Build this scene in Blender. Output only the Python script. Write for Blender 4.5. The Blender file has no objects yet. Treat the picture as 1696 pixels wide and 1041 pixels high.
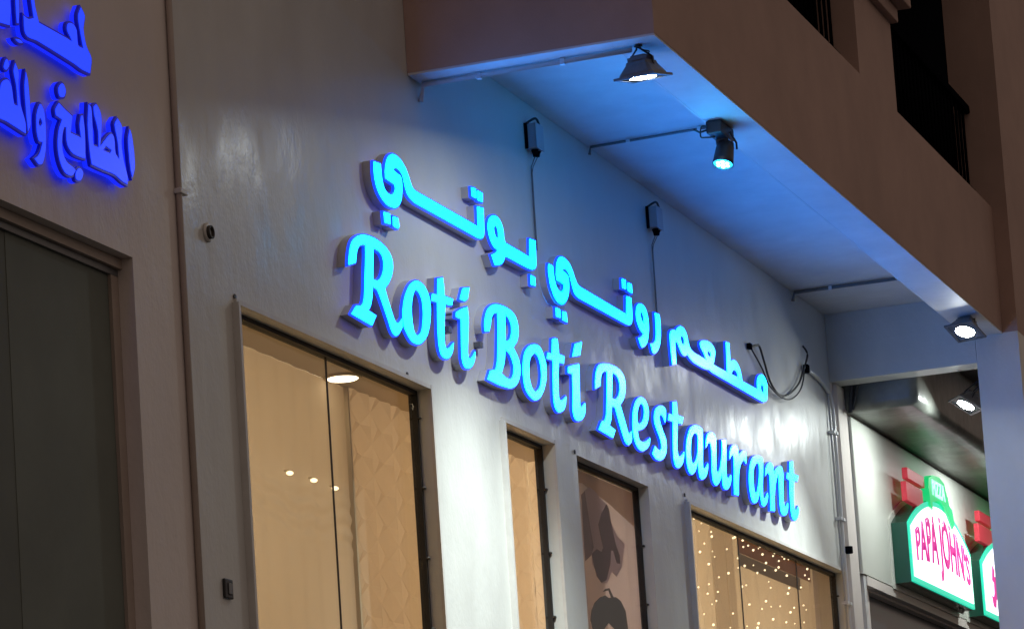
import bpy, bmesh, math, random
from math import radians, pi, sin, cos
from mathutils import Vector, Matrix
from mathutils.geometry import tessellate_polygon
random.seed(7)
scene = bpy.context.scene
COL = scene.collection

# ------------------------------------------------------------------ camera, world, exposure
cam_d = bpy.data.cameras.new('camera')
cam_d.sensor_fit = 'HORIZONTAL'
cam_d.sensor_width = 36.0
cam_d.lens = 121.414
cam_d.shift_x = -0.0258
cam_d.shift_y = 0.26337
cam_d.clip_start = 0.1
cam_d.clip_end = 500
cam = bpy.data.objects.new('camera', cam_d)
COL.objects.link(cam)
RIGHT = Vector((0.328268, -0.942234, -0.066605)); DOWN = Vector((0.104707, 0.106376, -0.988798)); FWD = Vector((0.938764, 0.317616, 0.133578))
m = Matrix((RIGHT, -DOWN, -FWD)).transposed().to_4x4()
m.translation = Vector((0.0, -6.0, 1.6))
cam.matrix_world = m
scene.camera = cam

world = bpy.data.worlds.new('World')
scene.world = world
world.use_nodes = True
wn = world.node_tree.nodes
wn['Background'].inputs[0].default_value = (1.0, 0.77, 0.65, 1)   # night sky lit by the town's sodium lamps
wn['Background'].inputs[1].default_value = 0.26

scene.view_settings.view_transform = 'Standard'
scene.view_settings.look = 'None'
scene.view_settings.exposure = 0.0
scene.view_settings.gamma = 1.0
scene.view_settings.use_curve_mapping = False
scene.render.engine = 'CYCLES'
scene.cycles.use_denoising = True
scene.cycles.max_bounces = 8
scene.cycles.diffuse_bounces = 4
scene.cycles.glossy_bounces = 4
scene.cycles.transparent_max_bounces = 12
scene.cycles.sample_clamp_indirect = 4.0
scene.cycles.caustics_reflective = False
scene.cycles.caustics_refractive = False

# light levels, used by the lamp builders below
FLOOD_W = 1400.0
FLOOD_COL = (0.90, 1.0, 0.97)
BLUE_W = 6.0
BLUE_COL = (0.03, 0.46, 1.0)
ROOM_W = 46.0
ROOM_COL = (1.0, 0.80, 0.56)

# ------------------------------------------------------------------ helpers
def mat(name, col=(0.5, 0.5, 0.5), rough=0.5, metal=0.0, emit=None, estr=0.0, spec=0.5,
        noise=0.0, nscale=6.0, bump=0.0, bscale=60.0, bdist=0.004, coat=0.0):
    mt = bpy.data.materials.new(name)
    mt.use_nodes = True
    nt = mt.node_tree
    b = nt.nodes['Principled BSDF']
    b.inputs['Base Color'].default_value = (*col, 1)
    b.inputs['Roughness'].default_value = rough
    b.inputs['Metallic'].default_value = metal
    b.inputs['Specular IOR Level'].default_value = spec
    b.inputs['Coat Weight'].default_value = coat
    if emit:
        b.inputs['Emission Color'].default_value = (*emit, 1)
        b.inputs['Emission Strength'].default_value = estr
    tc = None
    if noise or bump:
        tc = nt.nodes.new('ShaderNodeTexCoord')
    if noise:
        n = nt.nodes.new('ShaderNodeTexNoise')
        n.inputs['Scale'].default_value = nscale
        n.inputs['Detail'].default_value = 6
        n.inputs['Roughness'].default_value = 0.62
        nt.links.new(tc.outputs['Object'], n.inputs['Vector'])
        r = nt.nodes.new('ShaderNodeValToRGB')
        r.color_ramp.elements[0].position = 0.3
        r.color_ramp.elements[1].position = 0.72
        r.color_ramp.elements[0].color = (*[c * (1 - noise) for c in col], 1)
        r.color_ramp.elements[1].color = (*[min(1, c * (1 + noise * 0.6)) for c in col], 1)
        nt.links.new(n.outputs['Fac'], r.inputs['Fac'])
        nt.links.new(r.outputs['Color'], b.inputs['Base Color'])
    if bump:
        n2 = nt.nodes.new('ShaderNodeTexNoise')
        n2.inputs['Scale'].default_value = bscale
        n2.inputs['Detail'].default_value = 4
        nt.links.new(tc.outputs['Object'], n2.inputs['Vector'])
        bp = nt.nodes.new('ShaderNodeBump')
        bp.inputs['Strength'].default_value = bump
        bp.inputs['Distance'].default_value = bdist
        nt.links.new(n2.outputs['Fac'], bp.inputs['Height'])
        nt.links.new(bp.outputs['Normal'], b.inputs['Normal'])
    return mt

def wall_paint(name, col, rough, dirt=0.12):
    """gloss emulsion rolled on hand-trowelled plaster: slow undulation, roller stipple, faint stains"""
    mt = bpy.data.materials.new(name)
    mt.use_nodes = True
    nt = mt.node_tree
    L = nt.links.new
    b = nt.nodes['Principled BSDF']
    b.inputs['Specular IOR Level'].default_value = 0.33
    tc = nt.nodes.new('ShaderNodeTexCoord')
    def noise(scale, detail, stretch=(1, 1, 1), rgh=0.55):
        mp = nt.nodes.new('ShaderNodeMapping')
        mp.inputs['Scale'].default_value = stretch
        L(tc.outputs['Object'], mp.inputs['Vector'])
        n = nt.nodes.new('ShaderNodeTexNoise')
        n.inputs['Scale'].default_value = scale
        n.inputs['Detail'].default_value = detail
        n.inputs['Roughness'].default_value = rgh
        L(mp.outputs['Vector'], n.inputs['Vector'])
        return n
    big = noise(1.3, 5, (1, 1, 0.6))
    streak = noise(4.0, 5, (1, 1, 0.5))
    mul = nt.nodes.new('ShaderNodeMath'); mul.operation = 'MULTIPLY'
    L(big.outputs['Fac'], mul.inputs[0]); L(streak.outputs['Fac'], mul.inputs[1])
    ramp = nt.nodes.new('ShaderNodeValToRGB')
    ramp.color_ramp.interpolation = 'EASE'
    ramp.color_ramp.elements[0].position = 0.05
    ramp.color_ramp.elements[1].position = 0.46
    ramp.color_ramp.elements[0].color = (*[c * (1 - dirt) for c in col], 1)
    ramp.color_ramp.elements[1].color = (*col, 1)
    L(mul.outputs[0], ramp.inputs['Fac'])
    L(ramp.outputs['Color'], b.inputs['Base Color'])
    rr = nt.nodes.new('ShaderNodeMapRange')
    rr.inputs['From Min'].default_value = 0.35; rr.inputs['From Max'].default_value = 0.65
    rr.inputs['To Min'].default_value = rough - 0.04; rr.inputs['To Max'].default_value = rough + 0.14
    L(streak.outputs['Fac'], rr.inputs['Value'])
    L(rr.outputs['Result'], b.inputs['Roughness'])
    slow = noise(7.0, 4, (1, 1, 0.6))
    stip = noise(48, 2, (1, 1, 0.75))
    fine = noise(160, 2)
    b1 = nt.nodes.new('ShaderNodeBump'); b1.inputs['Strength'].default_value = 0.6; b1.inputs['Distance'].default_value = 0.010
    b2 = nt.nodes.new('ShaderNodeBump'); b2.inputs['Strength'].default_value = 0.7; b2.inputs['Distance'].default_value = 0.0030
    b3 = nt.nodes.new('ShaderNodeBump'); b3.inputs['Strength'].default_value = 0.25; b3.inputs['Distance'].default_value = 0.0006
    L(slow.outputs['Fac'], b1.inputs['Height'])
    mk = nt.nodes.new('ShaderNodeMath'); mk.operation = 'MULTIPLY'
    L(stip.outputs['Fac'], mk.inputs[0]); L(big.outputs['Fac'], mk.inputs[1])
    L(mk.outputs[0], b2.inputs['Height']); L(b1.outputs['Normal'], b2.inputs['Normal'])
    L(fine.outputs['Fac'], b3.inputs['Height']); L(b2.outputs['Normal'], b3.inputs['Normal'])
    L(b3.outputs['Normal'], b.inputs['Normal'])
    return mt

def glass_mat(name, tint=(0.95, 0.96, 0.95), rough=0.02, ior=1.5):
    mt = bpy.data.materials.new(name)
    mt.use_nodes = True
    nt = mt.node_tree
    nt.nodes.remove(nt.nodes['Principled BSDF'])
    out = nt.nodes['Material Output']
    tr = nt.nodes.new('ShaderNodeBsdfTransparent'); tr.inputs[0].default_value = (*tint, 1)
    gl = nt.nodes.new('ShaderNodeBsdfGlossy'); gl.inputs['Roughness'].default_value = rough
    lw = nt.nodes.new('ShaderNodeLayerWeight'); lw.inputs[0].default_value = 0.5
    pw = nt.nodes.new('ShaderNodeMath'); pw.operation = 'POWER'; pw.inputs[1].default_value = 4.0
    fr = nt.nodes.new('ShaderNodeMath'); fr.operation = 'MULTIPLY_ADD'; fr.inputs[1].default_value = 0.35; fr.inputs[2].default_value = 0.02
    nt.links.new(lw.outputs['Facing'], pw.inputs[0]); nt.links.new(pw.outputs[0], fr.inputs[0])
    mx = nt.nodes.new('ShaderNodeMixShader')
    nt.links.new(fr.outputs[0], mx.inputs[0])
    nt.links.new(tr.outputs[0], mx.inputs[1])
    nt.links.new(gl.outputs[0], mx.inputs[2])
    nt.links.new(mx.outputs[0], out.inputs[0])
    return mt

def link(name, me, mt, parent=None, smooth=False):
    o = bpy.data.objects.new(name, me)
    COL.objects.link(o)
    if mt is not None and not me.materials:
        me.materials.append(mt)
    if smooth:
        for p in me.polygons:
            p.use_smooth = True
    if parent is not None:
        o.parent = parent
        o.matrix_parent_inverse = parent.matrix_world.inverted() if False else Matrix.Translation(-parent.location) if parent.get('_flat') else Matrix()
    return o

def thing(name, label, cat, loc=(0, 0, 0), group=None, kind=None, rot=None):
    o = bpy.data.objects.new(name, None)
    COL.objects.link(o)
    o.location = loc
    if rot is not None:
        o.rotation_mode = 'QUATERNION'; o.rotation_quaternion = rot
    o.empty_display_size = 0.1
    o['label'] = label; o['category'] = cat
    if group: o['group'] = group
    if kind: o['kind'] = kind
    return o

def tag(o, label, cat, group=None):
    o['label'] = label; o['category'] = cat
    if group: o['group'] = group
    return o

def ob(name, bm, mt, parent=None, smooth=False, world=True):
    """link a bmesh; with world=True its coordinates are world coordinates and are made relative to the thing"""
    if parent is not None and world:
        base = Vector((0, 0, 0)); p = parent
        while p is not None:
            base += p.location; p = p.parent
        bmesh.ops.translate(bm, verts=bm.verts, vec=-base)
    bmesh.ops.recalc_face_normals(bm, faces=bm.faces)
    me = bpy.data.meshes.new(name)
    bm.to_mesh(me); bm.free()
    o = bpy.data.objects.new(name, me)
    COL.objects.link(o)
    if mt is not None:
        me.materials.append(mt)
    if smooth:
        for q in me.polygons:
            q.use_smooth = True
    if parent is not None:
        o.parent = parent
    return o

def box(bm, x0, x1, y0, y1, z0, z1, bev=0.0):
    vs = [bm.verts.new((x, y, z)) for x in (x0, x1) for y in (y0, y1) for z in (z0, z1)]
    fs = [(0, 1, 3, 2), (4, 6, 7, 5), (0, 4, 5, 1), (2, 3, 7, 6), (0, 2, 6, 4), (1, 5, 7, 3)]
    faces = [bm.faces.new([vs[i] for i in f]) for f in fs]
    if bev:
        es = list({e for f in faces for e in f.edges})
        bmesh.ops.bevel(bm, geom=es, offset=bev, segments=2, profile=0.6, affect='EDGES')
    return bm

def bx(*a, bev=0.0):
    return box(bmesh.new(), *a, bev=bev)

def tube(bm, pts, r, n=8):
    pts = [Vector(p) for p in pts]
    rings = []
    up = Vector((0.13, 0.31, 0.94))
    for i, p in enumerate(pts):
        d = (pts[min(i + 1, len(pts) - 1)] - pts[max(i - 1, 0)]).normalized()
        a = d.cross(up)
        if a.length < 0.1: a = d.cross(Vector((1, 0, 0)))
        a.normalize(); b = d.cross(a)
        rings.append([bm.verts.new(p + (a * cos(2 * pi * k / n) + b * sin(2 * pi * k / n)) * r) for k in range(n)])
    for A, B in zip(rings, rings[1:]):
        for k in range(n):
            bm.faces.new((A[k], A[(k + 1) % n], B[(k + 1) % n], B[k]))
    bm.faces.new(rings[0]); bm.faces.new(rings[-1][::-1])
    return bm

def spline(pts, n=6):
    pts = [Vector(p) for p in pts]; out = []
    for i in range(len(pts) - 1):
        p0 = pts[max(i - 1, 0)]; p1 = pts[i]; p2 = pts[i + 1]; p3 = pts[min(i + 2, len(pts) - 1)]
        for k in range(n):
            t = k / n
            out.append(0.5 * ((2 * p1) + (p2 - p0) * t + (2 * p0 - 5 * p1 + 4 * p2 - p3) * t * t + (3 * p1 - p0 - 3 * p2 + p3) * t ** 3))
    out.append(pts[-1])
    return out

def lathe(bm, prof, n=24, axis_pt=(0, 0, 0)):
    """profile of (radius, z) turned round the local z axis"""
    rings = []
    for r, z in prof:
        rings.append([bm.verts.new((axis_pt[0] + r * cos(2 * pi * k / n), axis_pt[1] + r * sin(2 * pi * k / n), axis_pt[2] + z)) for k in range(n)])
    for A, B in zip(rings, rings[1:]):
        for k in range(n):
            bm.faces.new((A[k], A[(k + 1) % n], B[(k + 1) % n], B[k]))
    bm.faces.new(rings[0]); bm.faces.new(rings[-1][::-1])
    return bm

def holed_wall(x0, x1, z0, z1, holes, y0, y1):
    """a wall of real thickness with openings; front at y0 (street side), back at y1"""
    bm = bmesh.new()
    xs = sorted({x0, x1, *[h[0] for h in holes], *[h[1] for h in holes]})
    zs = sorted({z0, z1, *[h[2] for h in holes], *[h[3] for h in holes]})
    def solid(cx, cz):
        if not (x0 < cx < x1 and z0 < cz < z1): return False
        return not any(h[0] < cx < h[1] and h[2] < cz < h[3] for h in holes)
    vc = {}
    def V(x, y, z):
        k = (round(x, 4), round(y, 4), round(z, 4))
        if k not in vc: vc[k] = bm.verts.new((x, y, z))
        return vc[k]
    for i in range(len(xs) - 1):
        for j in range(len(zs) - 1):
            a, b, c, d = xs[i], xs[i + 1], zs[j], zs[j + 1]
            if not solid((a + b) / 2, (c + d) / 2): continue
            bm.faces.new((V(a, y0, c), V(b, y0, c), V(b, y0, d), V(a, y0, d)))
            bm.faces.new((V(a, y1, c), V(a, y1, d), V(b, y1, d), V(b, y1, c)))
            e = 1e-3
            if not solid(a - e, (c + d) / 2): bm.faces.new((V(a, y0, c), V(a, y0, d), V(a, y1, d), V(a, y1, c)))
            if not solid(b + e, (c + d) / 2): bm.faces.new((V(b, y0, c), V(b, y1, c), V(b, y1, d), V(b, y0, d)))
            if not solid((a + b) / 2, c - e): bm.faces.new((V(a, y0, c), V(a, y1, c), V(b, y1, c), V(b, y0, c)))
            if not solid((a + b) / 2, d + e): bm.faces.new((V(a, y0, d), V(b, y0, d), V(b, y1, d), V(a, y1, d)))
    return bm

def area(lp):
    return 0.5 * sum(a[0] * b[1] - b[0] * a[1] for a, b in zip(lp, lp[1:] + lp[:1]))

def orient(loops):
    out = []
    for i, lp in enumerate(loops):
        ccw = area(lp) > 0
        out.append(lp if ccw == (i == 0) else lp[::-1])
    return out

def offset(loops, d):
    res = []
    for lp in loops:
        n = len(lp); o = []
        for i in range(n):
            a, p, b = lp[i - 1], lp[i], lp[(i + 1) % n]
            e1 = Vector((p[0] - a[0], p[1] - a[1])); e2 = Vector((b[0] - p[0], b[1] - p[1]))
            if e1.length < 1e-6 or e2.length < 1e-6: o.append(p); continue
            e1.normalize(); e2.normalize()
            nn = Vector((e1.y, -e1.x)) + Vector((e2.y, -e2.x))
            if nn.length < 0.3: nn = Vector((e1.y, -e1.x))
            nn.normalize()
            c = max(0.6, nn.dot(Vector((e1.y, -e1.x))))
            o.append((p[0] + nn.x * d / c, p[1] + nn.y * d / c))
        res.append(o)
    return res

def slab(bm, loops, yf, yb, back=False):
    """outline with holes in the x-z plane, front face at yf and sides running back to yb"""
    fl = [Vector((p[0], p[1], 0)) for lp in loops for p in lp]
    tris = tessellate_polygon([[Vector((p[0], p[1], 0)) for p in lp] for lp in loops])
    F = [bm.verts.new((v.x, yf, v.y)) for v in fl]
    for t in tris:
        try: bm.faces.new([F[i] for i in t])
        except ValueError: pass
    if yb is not None:
        B = [bm.verts.new((v.x, yb, v.y)) for v in fl]
        k = 0
        for lp in loops:
            n = len(lp)
            for i in range(n):
                a, b = k + i, k + (i + 1) % n
                bm.faces.new((F[a], F[b], B[b], B[a]))
            k += n
        if back:
            for t in tris:
                try: bm.faces.new([B[i] for i in t])
                except ValueError: pass
    return bm

def decode(s):
    pts = []; x = z = 0
    for q in s.split():
        a, b = q.split(',')
        x += int(a); z += int(b); pts.append((x / 1000, z / 1000))
    return pts

# ------------------------------------------------------------------ materials
M = {}
M['wall'] = wall_paint('white gloss wall paint', (0.66, 0.665, 0.635), 0.335, 0.12)
M['wall_b'] = wall_paint('cream wall paint', (0.76, 0.69, 0.645), 0.5)
M['soffit'] = mat('white soffit paint', (0.66, 0.66, 0.66), 0.6, noise=0.13, nscale=2.6, bump=0.2, bscale=30)
M['facade'] = mat('beige facade render', (0.44, 0.295, 0.245), 0.75, noise=0.16, nscale=1.1, bump=0.4, bscale=90, bdist=0.003)
M['trim'] = mat('painted trim', (0.60, 0.58, 0.55), 0.45, noise=0.08, nscale=12)
M['reveal'] = mat('brown reveal lining', (0.40, 0.33, 0.28), 0.5, noise=0.08)
M['film'] = mat('white privacy film', (0.62, 0.60, 0.57), 0.6)
M['gasket'] = mat('black gasket', (0.012, 0.010, 0.010), 0.6)
M['glass'] = glass_mat('window glass')
M['dark_glass'] = mat('dark tinted glass', (0.022, 0.027, 0.022), 0.25, spec=0.4)
M['shop_dark'] = mat('drawn dark blind', (0.14, 0.16, 0.135), 0.75, noise=0.15, nscale=2)
M['balcony_shade'] = mat('dark doors and balcony shade', (0.012, 0.013, 0.019), 0.8, spec=0.0)  # dark doors; the same near-black paints shade onto the balcony's inside
M['iron'] = mat('black railing iron', (0.004, 0.004, 0.006), 0.8, spec=0.0)
M['ground'] = mat('pavement concrete', (0.09, 0.085, 0.08), 0.85, noise=0.2, nscale=3, bump=0.3)
M['asphalt'] = mat('asphalt', (0.05, 0.05, 0.05), 0.9, noise=0.25, nscale=8, bump=0.4)
M['paver'] = mat('kerb stone', (0.30, 0.29, 0.27), 0.8, noise=0.1)
M['cyan'] = mat('lit cyan acrylic', (0.02, 0.35, 0.5), 0.3, emit=(0.0006, 0.25, 1.0), estr=19.5)
M['cyan_trim'] = mat('blue lit letter edge', (0.03, 0.12, 0.4), 0.35, emit=(0.0015, 0.035, 1.0), estr=2.2)
M['return'] = mat('grey letter return', (0.50, 0.50, 0.54), 0.4, noise=0.06, nscale=20)
M['blue'] = mat('lit blue acrylic', (0.005, 0.01, 0.2), 0.4, emit=(0.009, 0.045, 1.0), estr=1.3)
M['blue_trim'] = mat('dark blue letter edge', (0.01, 0.01, 0.2), 0.35, emit=(0.002, 0.004, 0.45), estr=0.35)
M['glow_return'] = mat('blue glowing letter return', (0.03, 0.03, 0.08), 0.5, emit=(0.004, 0.016, 0.9), estr=1.3)  # glow put into the letter sides for the halo on the wall
M['lamp_body'] = mat('grey cast lamp housing', (0.16, 0.165, 0.17), 0.45, metal=0.3, noise=0.15, nscale=30)
M['lamp_black'] = mat('black lamp housing', (0.02, 0.021, 0.024), 0.45)
M['reflector'] = mat('frosted lamp glass', (0.20, 0.20, 0.20), 0.55)
M['flood_lens'] = mat('lit flood lens', (0.9, 0.9, 0.9), 0.3, emit=(0.93, 1.0, 0.98), estr=560.0)
M['flood_lens_far'] = mat('lit far flood lens', (0.9, 0.9, 0.9), 0.3, emit=(0.93, 1.0, 0.98), estr=190.0)
M['blue_lens'] = mat('lit cyan lens', (0.1, 0.5, 0.6), 0.3, emit=(0.02, 0.70, 1.0), estr=5.0)
M['led_cell'] = mat('lit led cell', (0.7, 0.9, 0.9), 0.3, emit=(0.55, 1.0, 0.95), estr=4.0)
M['bezel'] = mat('black lamp bezel', (0.02, 0.02, 0.02), 0.5)
M['steel'] = mat('galvanised conduit', (0.42, 0.42, 0.42), 0.4, metal=0.4)
M['pvc'] = mat('white pvc pipe', (0.66, 0.66, 0.66), 0.3)
M['box_grey'] = mat('grey junction box', (0.42, 0.42, 0.44), 0.45)
M['cable'] = mat('black cable', (0.02, 0.02, 0.022), 0.5)
M['screw'] = mat('rusty screw', (0.03, 0.024, 0.02), 0.6)

# ------------------------------------------------------------------ setting
def struct(o):
    o['kind'] = 'structure'; return o
g = bmesh.new(); box(g, -12, 60, -4.2, 14, -0.3, 0.0)
struct(ob('pavement', g, M['ground']))
g = bmesh.new(); box(g, -400, 400, -300, 300, -0.9, -0.31)
struct(ob('ground', g, M['asphalt']))
g = bmesh.new(); box(g, -60, 80, -14, -4.36, -0.30, -0.14)
struct(ob('road', g, M['asphalt']))
g = bmesh.new()
for i in range(60):
    box(g, -12 + i * 1.0, -12 + i * 1.0 + 0.99, -4.355, -4.205, -0.30, -0.005, bev=0.008)
struct(ob('kerb', g, M['paver']))

# ------------------------------------------------------------------ the restaurant's building
ZW = 4.962
WIN = [(13.79, 16.197, 0.35, ZW), (17.275, 18.142, 0.35, ZW), (18.57, 19.945, 0.35, ZW), (20.73, 24.795, 0.35, ZW)]
bld = thing('restaurant_building', 'white rendered restaurant front under the deep balcony with cyan letters across it', 'building', (19, 0, 0))
ob('wall', holed_wall(13.262, 24.838, -0.05, 10.2, WIN, 0.0, 0.11), M['wall'], bld)
# balcony over the shop front
OPEN = [(17.6, 20.77, 7.555, 9.7), (21.80, 24.835, 7.555, 9.7)]
ob('balcony_front', holed_wall(16.18, 24.838, 6.615, 10.2, OPEN, -1.334, -1.09), M['facade'], bld)
ob('balcony_side', bx(16.18, 16.427, -1.09, -0.002, 6.615, 10.2), M['facade'], bld)
ob('soffit', bx(16.429, 24.838, -1.088, -0.002, 6.92, 7.15), M['soffit'], bld)
# the undersides of the two beams are painted with the soffit
ob('beam_underside', bx(16.182, 24.837, -1.332, -1.092, 6.603, 6.6145), M['soffit'], bld)
ob('beam_underside', bx(16.182, 16.425, -1.090, -0.004, 6.603, 6.6145), M['soffit'], bld)
ob('beam_lining', bx(16.430, 24.836, -1.087, -1.075, 6.606, 6.918), M['soffit'], bld)
ob('shading_slab', bx(16.18, 24.838, -1.334, -0.002, 10.21, 10.5), M['facade'], bld)  # unseen top slab, added to darken the balcony inside
ob('balcony_back', bx(16.43, 24.836, -0.032, -0.004, 7.16, 10.18), M['balcony_shade'], bld)
ob('balcony_ceiling', bx(16.43, 24.836, -1.085, -0.034, 10.15, 10.205), M['balcony_shade'], bld)
ob('balcony_floor', bx(16.43, 24.836, -1.085, -0.034, 7.152, 7.17), M['balcony_shade'], bld)
ob('balcony_partition', bx(24.842, 25.0, -1.248, -0.004, 7.16, 10.2), M['balcony_shade'], bld)  # added sheet, near-black so the balcony end reads as shade
# portal at the right end: downstand beam and pier
ob('end_beam', bx(24.84, 25.075, -1.123, -0.002, 6.408, 7.15), M['wall'], bld)
pr = ob('pier', bx(24.84, 25.36, -1.445, -1.125, 0.0, 6.61), M['wall'], bld)
ob('pier', bx(24.842, 27.5, -1.445, -1.25, 6.612, 10.5), M['facade'], bld)
# moulded capital of the balcony pillar
for i, (dz0, dz1, p) in enumerate([(8.16, 8.26, 0.05), (8.262, 8.40, 0.13), (8.402, 8.62, 0.20)]):
    b = bmesh.new(); box(b, 20.77 - p * 0.8, 21.80 + p * 0.8, -1.334 - p, -1.09, dz0, dz1, bev=0.012)
    ob('capital_moulding', b, M['facade'], bld)
# railings
for (a, c) in ((17.6, 20.77), (21.80, 24.835)):
    rl = thing('balcony_railing', 'black iron balcony railing with round bars ' + ('left of the pillar' if a < 20 else 'right of the pillar, lit along its top rail'), 'railing', ((a + c) / 2, -1.2, 7.56), 'railings of the balcony')
    b = bmesh.new(); box(b, a + 0.01, c - 0.01, -1.235, -1.165, 8.28, 8.34, bev=0.01)
    box(b, a + 0.01, c - 0.01, -1.225, -1.185, 7.66, 7.70)
    ob('rail', b, M['iron'], rl)
    n = int((c - a) / 0.125); me = None
    for k in range(1, n):
        x = a + (c - a) * k / n
        if me is None:
            o = ob('baluster', tube(bmesh.new(), [(0, 0, 0), (0, 0, 0.58)], 0.011, 8), M['iron'], None, True); me = o.data
        else:
            o = bpy.data.objects.new('baluster', me); COL.objects.link(o)
        o.parent = rl; o.location = (x - rl.location.x, 0.0, 0.14)

# windows of the restaurant: raised trim, black gasket, panes
def shop_window(i, x0, x1, trim, joints, yg):
    w = thing('window', '', '', (0, 0, 0))
    for k in ('label', 'category'): del w[k]
    w.parent = bld; w.location = Vector((x0, 0, 0.35)) - bld.location
    t, r = 0.022, 0.034
    if trim:
        b = bmesh.new()
        box(b, x0 - t, x0, -r, 0.0, 0.35, ZW + 0.002)
        box(b, x1, x1 + t, -r * 0.5, 0.0, 0.35, ZW + t)
        box(b, x0, x1, -r * 0.45, 0.0, ZW, ZW + t)
        bb = ob('trim', b, M['trim'], w)
    b = bmesh.new()
    e = 0.024
    box(b, x0 + 0.001, x0 + e, yg - 0.015, yg + 0.03, 0.351, ZW - 0.001)
    box(b, x1 - e * 0.7, x1 - 0.001, yg - 0.015, yg + 0.03, 0.351, ZW - 0.001)
    box(b, x0 + e, x1 - e, yg - 0.015, yg + 0.03, ZW - e * 0.9, ZW - 0.001)
    box(b, x0 + e, x1 - e, yg - 0.015, yg + 0.03, 0.351, 0.40)
    ob('frame', b, M['gasket'], w)
    xs = [x0 + e] + joints + [x1 - e]
    for a, c in zip(xs, xs[1:]):
        ob('pane', bx(a + 0.004, c - 0.004, yg, yg + 0.010, 0.40, ZW - e * 0.9), M['glass'], w)
    for a in joints:
        ob('joint', bx(a - 0.004, a + 0.004, yg + 0.001, yg + 0.009, 0.40, ZW - e * 0.9), M['gasket'], w)
    for k in range(5):
        z = 4.82 - k * 0.36 - (i * 0.11) % 0.3
        ob('screw', lathe(bmesh.new(), [(0.010, -0.006), (0.011, 0.0), (0.004, 0.006)], 8, (x1 - 0.012, yg - 0.024, z)), M['screw'], w)
    return w
shop_window(0, *WIN[0][:2], True, [15.03], 0.075)
shop_window(1, *WIN[1][:2], True, [], 0.075)
shop_window(2, *WIN[2][:2], False, [], 0.078)
shop_window(3, *WIN[3][:2], True, [22.2, 23.72], 0.075)
for (x, z) in ((18.53, 4.973), (15.9, 4.99), (13.80, 4.995), (20.72, 5.01)):
    ob('plug_hole', lathe(bmesh.new(), [(0.013, 0), (0.013, 0.004)], 10, (0, 0, 0)), M['screw'], bld, world=False).matrix_local = Matrix.Translation(Vector((x, -0.002, z)) - bld.location) @ Matrix.Rotation(pi / 2, 4, 'X')

# ------------------------------------------------------------------ left neighbour
nb = thing('neighbour_shop', 'brownish shop front at the left edge with blue letters over a dark window', 'building', (11, 0, 0))
ob('wall', holed_wall(4.0, 13.255, -0.05, 10.2, [(7.0, 12.77, 0.35, 4.97)], 0.0, 0.25), M['wall_b'], nb)
ob('reveal', bx(12.70, 12.768, 0.07, 0.11, 0.36, 4.894), M['reveal'], nb)
ob('shutter_rail', bx(7.0, 12.769, 0.050, 0.10, 4.925, 4.968), M['reveal'], nb)
ob('shutter_rail', bx(7.0, 12.769, 0.070, 0.10, 4.895, 4.923), M['lamp_body'], nb)
ob('blind', bx(11.80, 12.70, 0.085, 0.097, 0.36, 4.894), M['shop_dark'], nb)
ob('blind', bx(7.0, 11.7995, 0.087, 0.106, 0.36, 4.894), mat('darker drawn blind', (0.115, 0.13, 0.11), 0.75, noise=0.15, nscale=2), nb)

# conduit over the party line
cd = thing('wall_conduit', 'thin painted conduit running down the joint between the two shop fronts', 'pipe', (13.255, 0, 0))
ob('pipe', tube(bmesh.new(), [(13.235, -0.016, 0.0), (13.235, -0.016, 10.0)], 0.014, 10), M['reveal'], cd, True)
for z in (5.35, 3.2, 7.4):
    ob('clip', bx(13.215, 13.285, -0.036, -0.001, z - 0.012, z + 0.012, bev=0.004), M['trim'], cd)
ob('cover_strip', bx(13.256, 13.261, -0.010, 0.2, 0.0, 10.2), M['cable'], cd)

# small things on the wall
vt = thing('vent_stub', 'small round pipe stub poking from the wall above the first window', 'pipe', (13.54, 0, 5.233))
o = ob('collar', lathe(bmesh.new(), [(0.042, 0), (0.043, 0.008), (0.034, 0.012)], 20), M['trim'], vt, True, world=False); o.rotation_euler = (pi / 2, 0, 0)
o = ob('pipe', lathe(bmesh.new(), [(0.030, 0.0), (0.030, 0.026), (0.023, 0.027), (0.022, 0.01)], 20), M['screw'], vt, True, world=False); o.rotation_euler = (pi / 2, 0, 0)
sb = thing('switch_box', 'small dark switch box on the wall left of the first window', 'switch', (13.54, 0, 3.66))
ob('case', bx(13.50, 13.585, -0.014, -0.0005, 3.617, 3.703, bev=0.006), M['cable'], sb)
ob('rocker', bx(13.53, 13.57, -0.018, -0.0145, 3.635, 3.685, bev=0.003), M['lamp_body'], sb)

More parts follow.
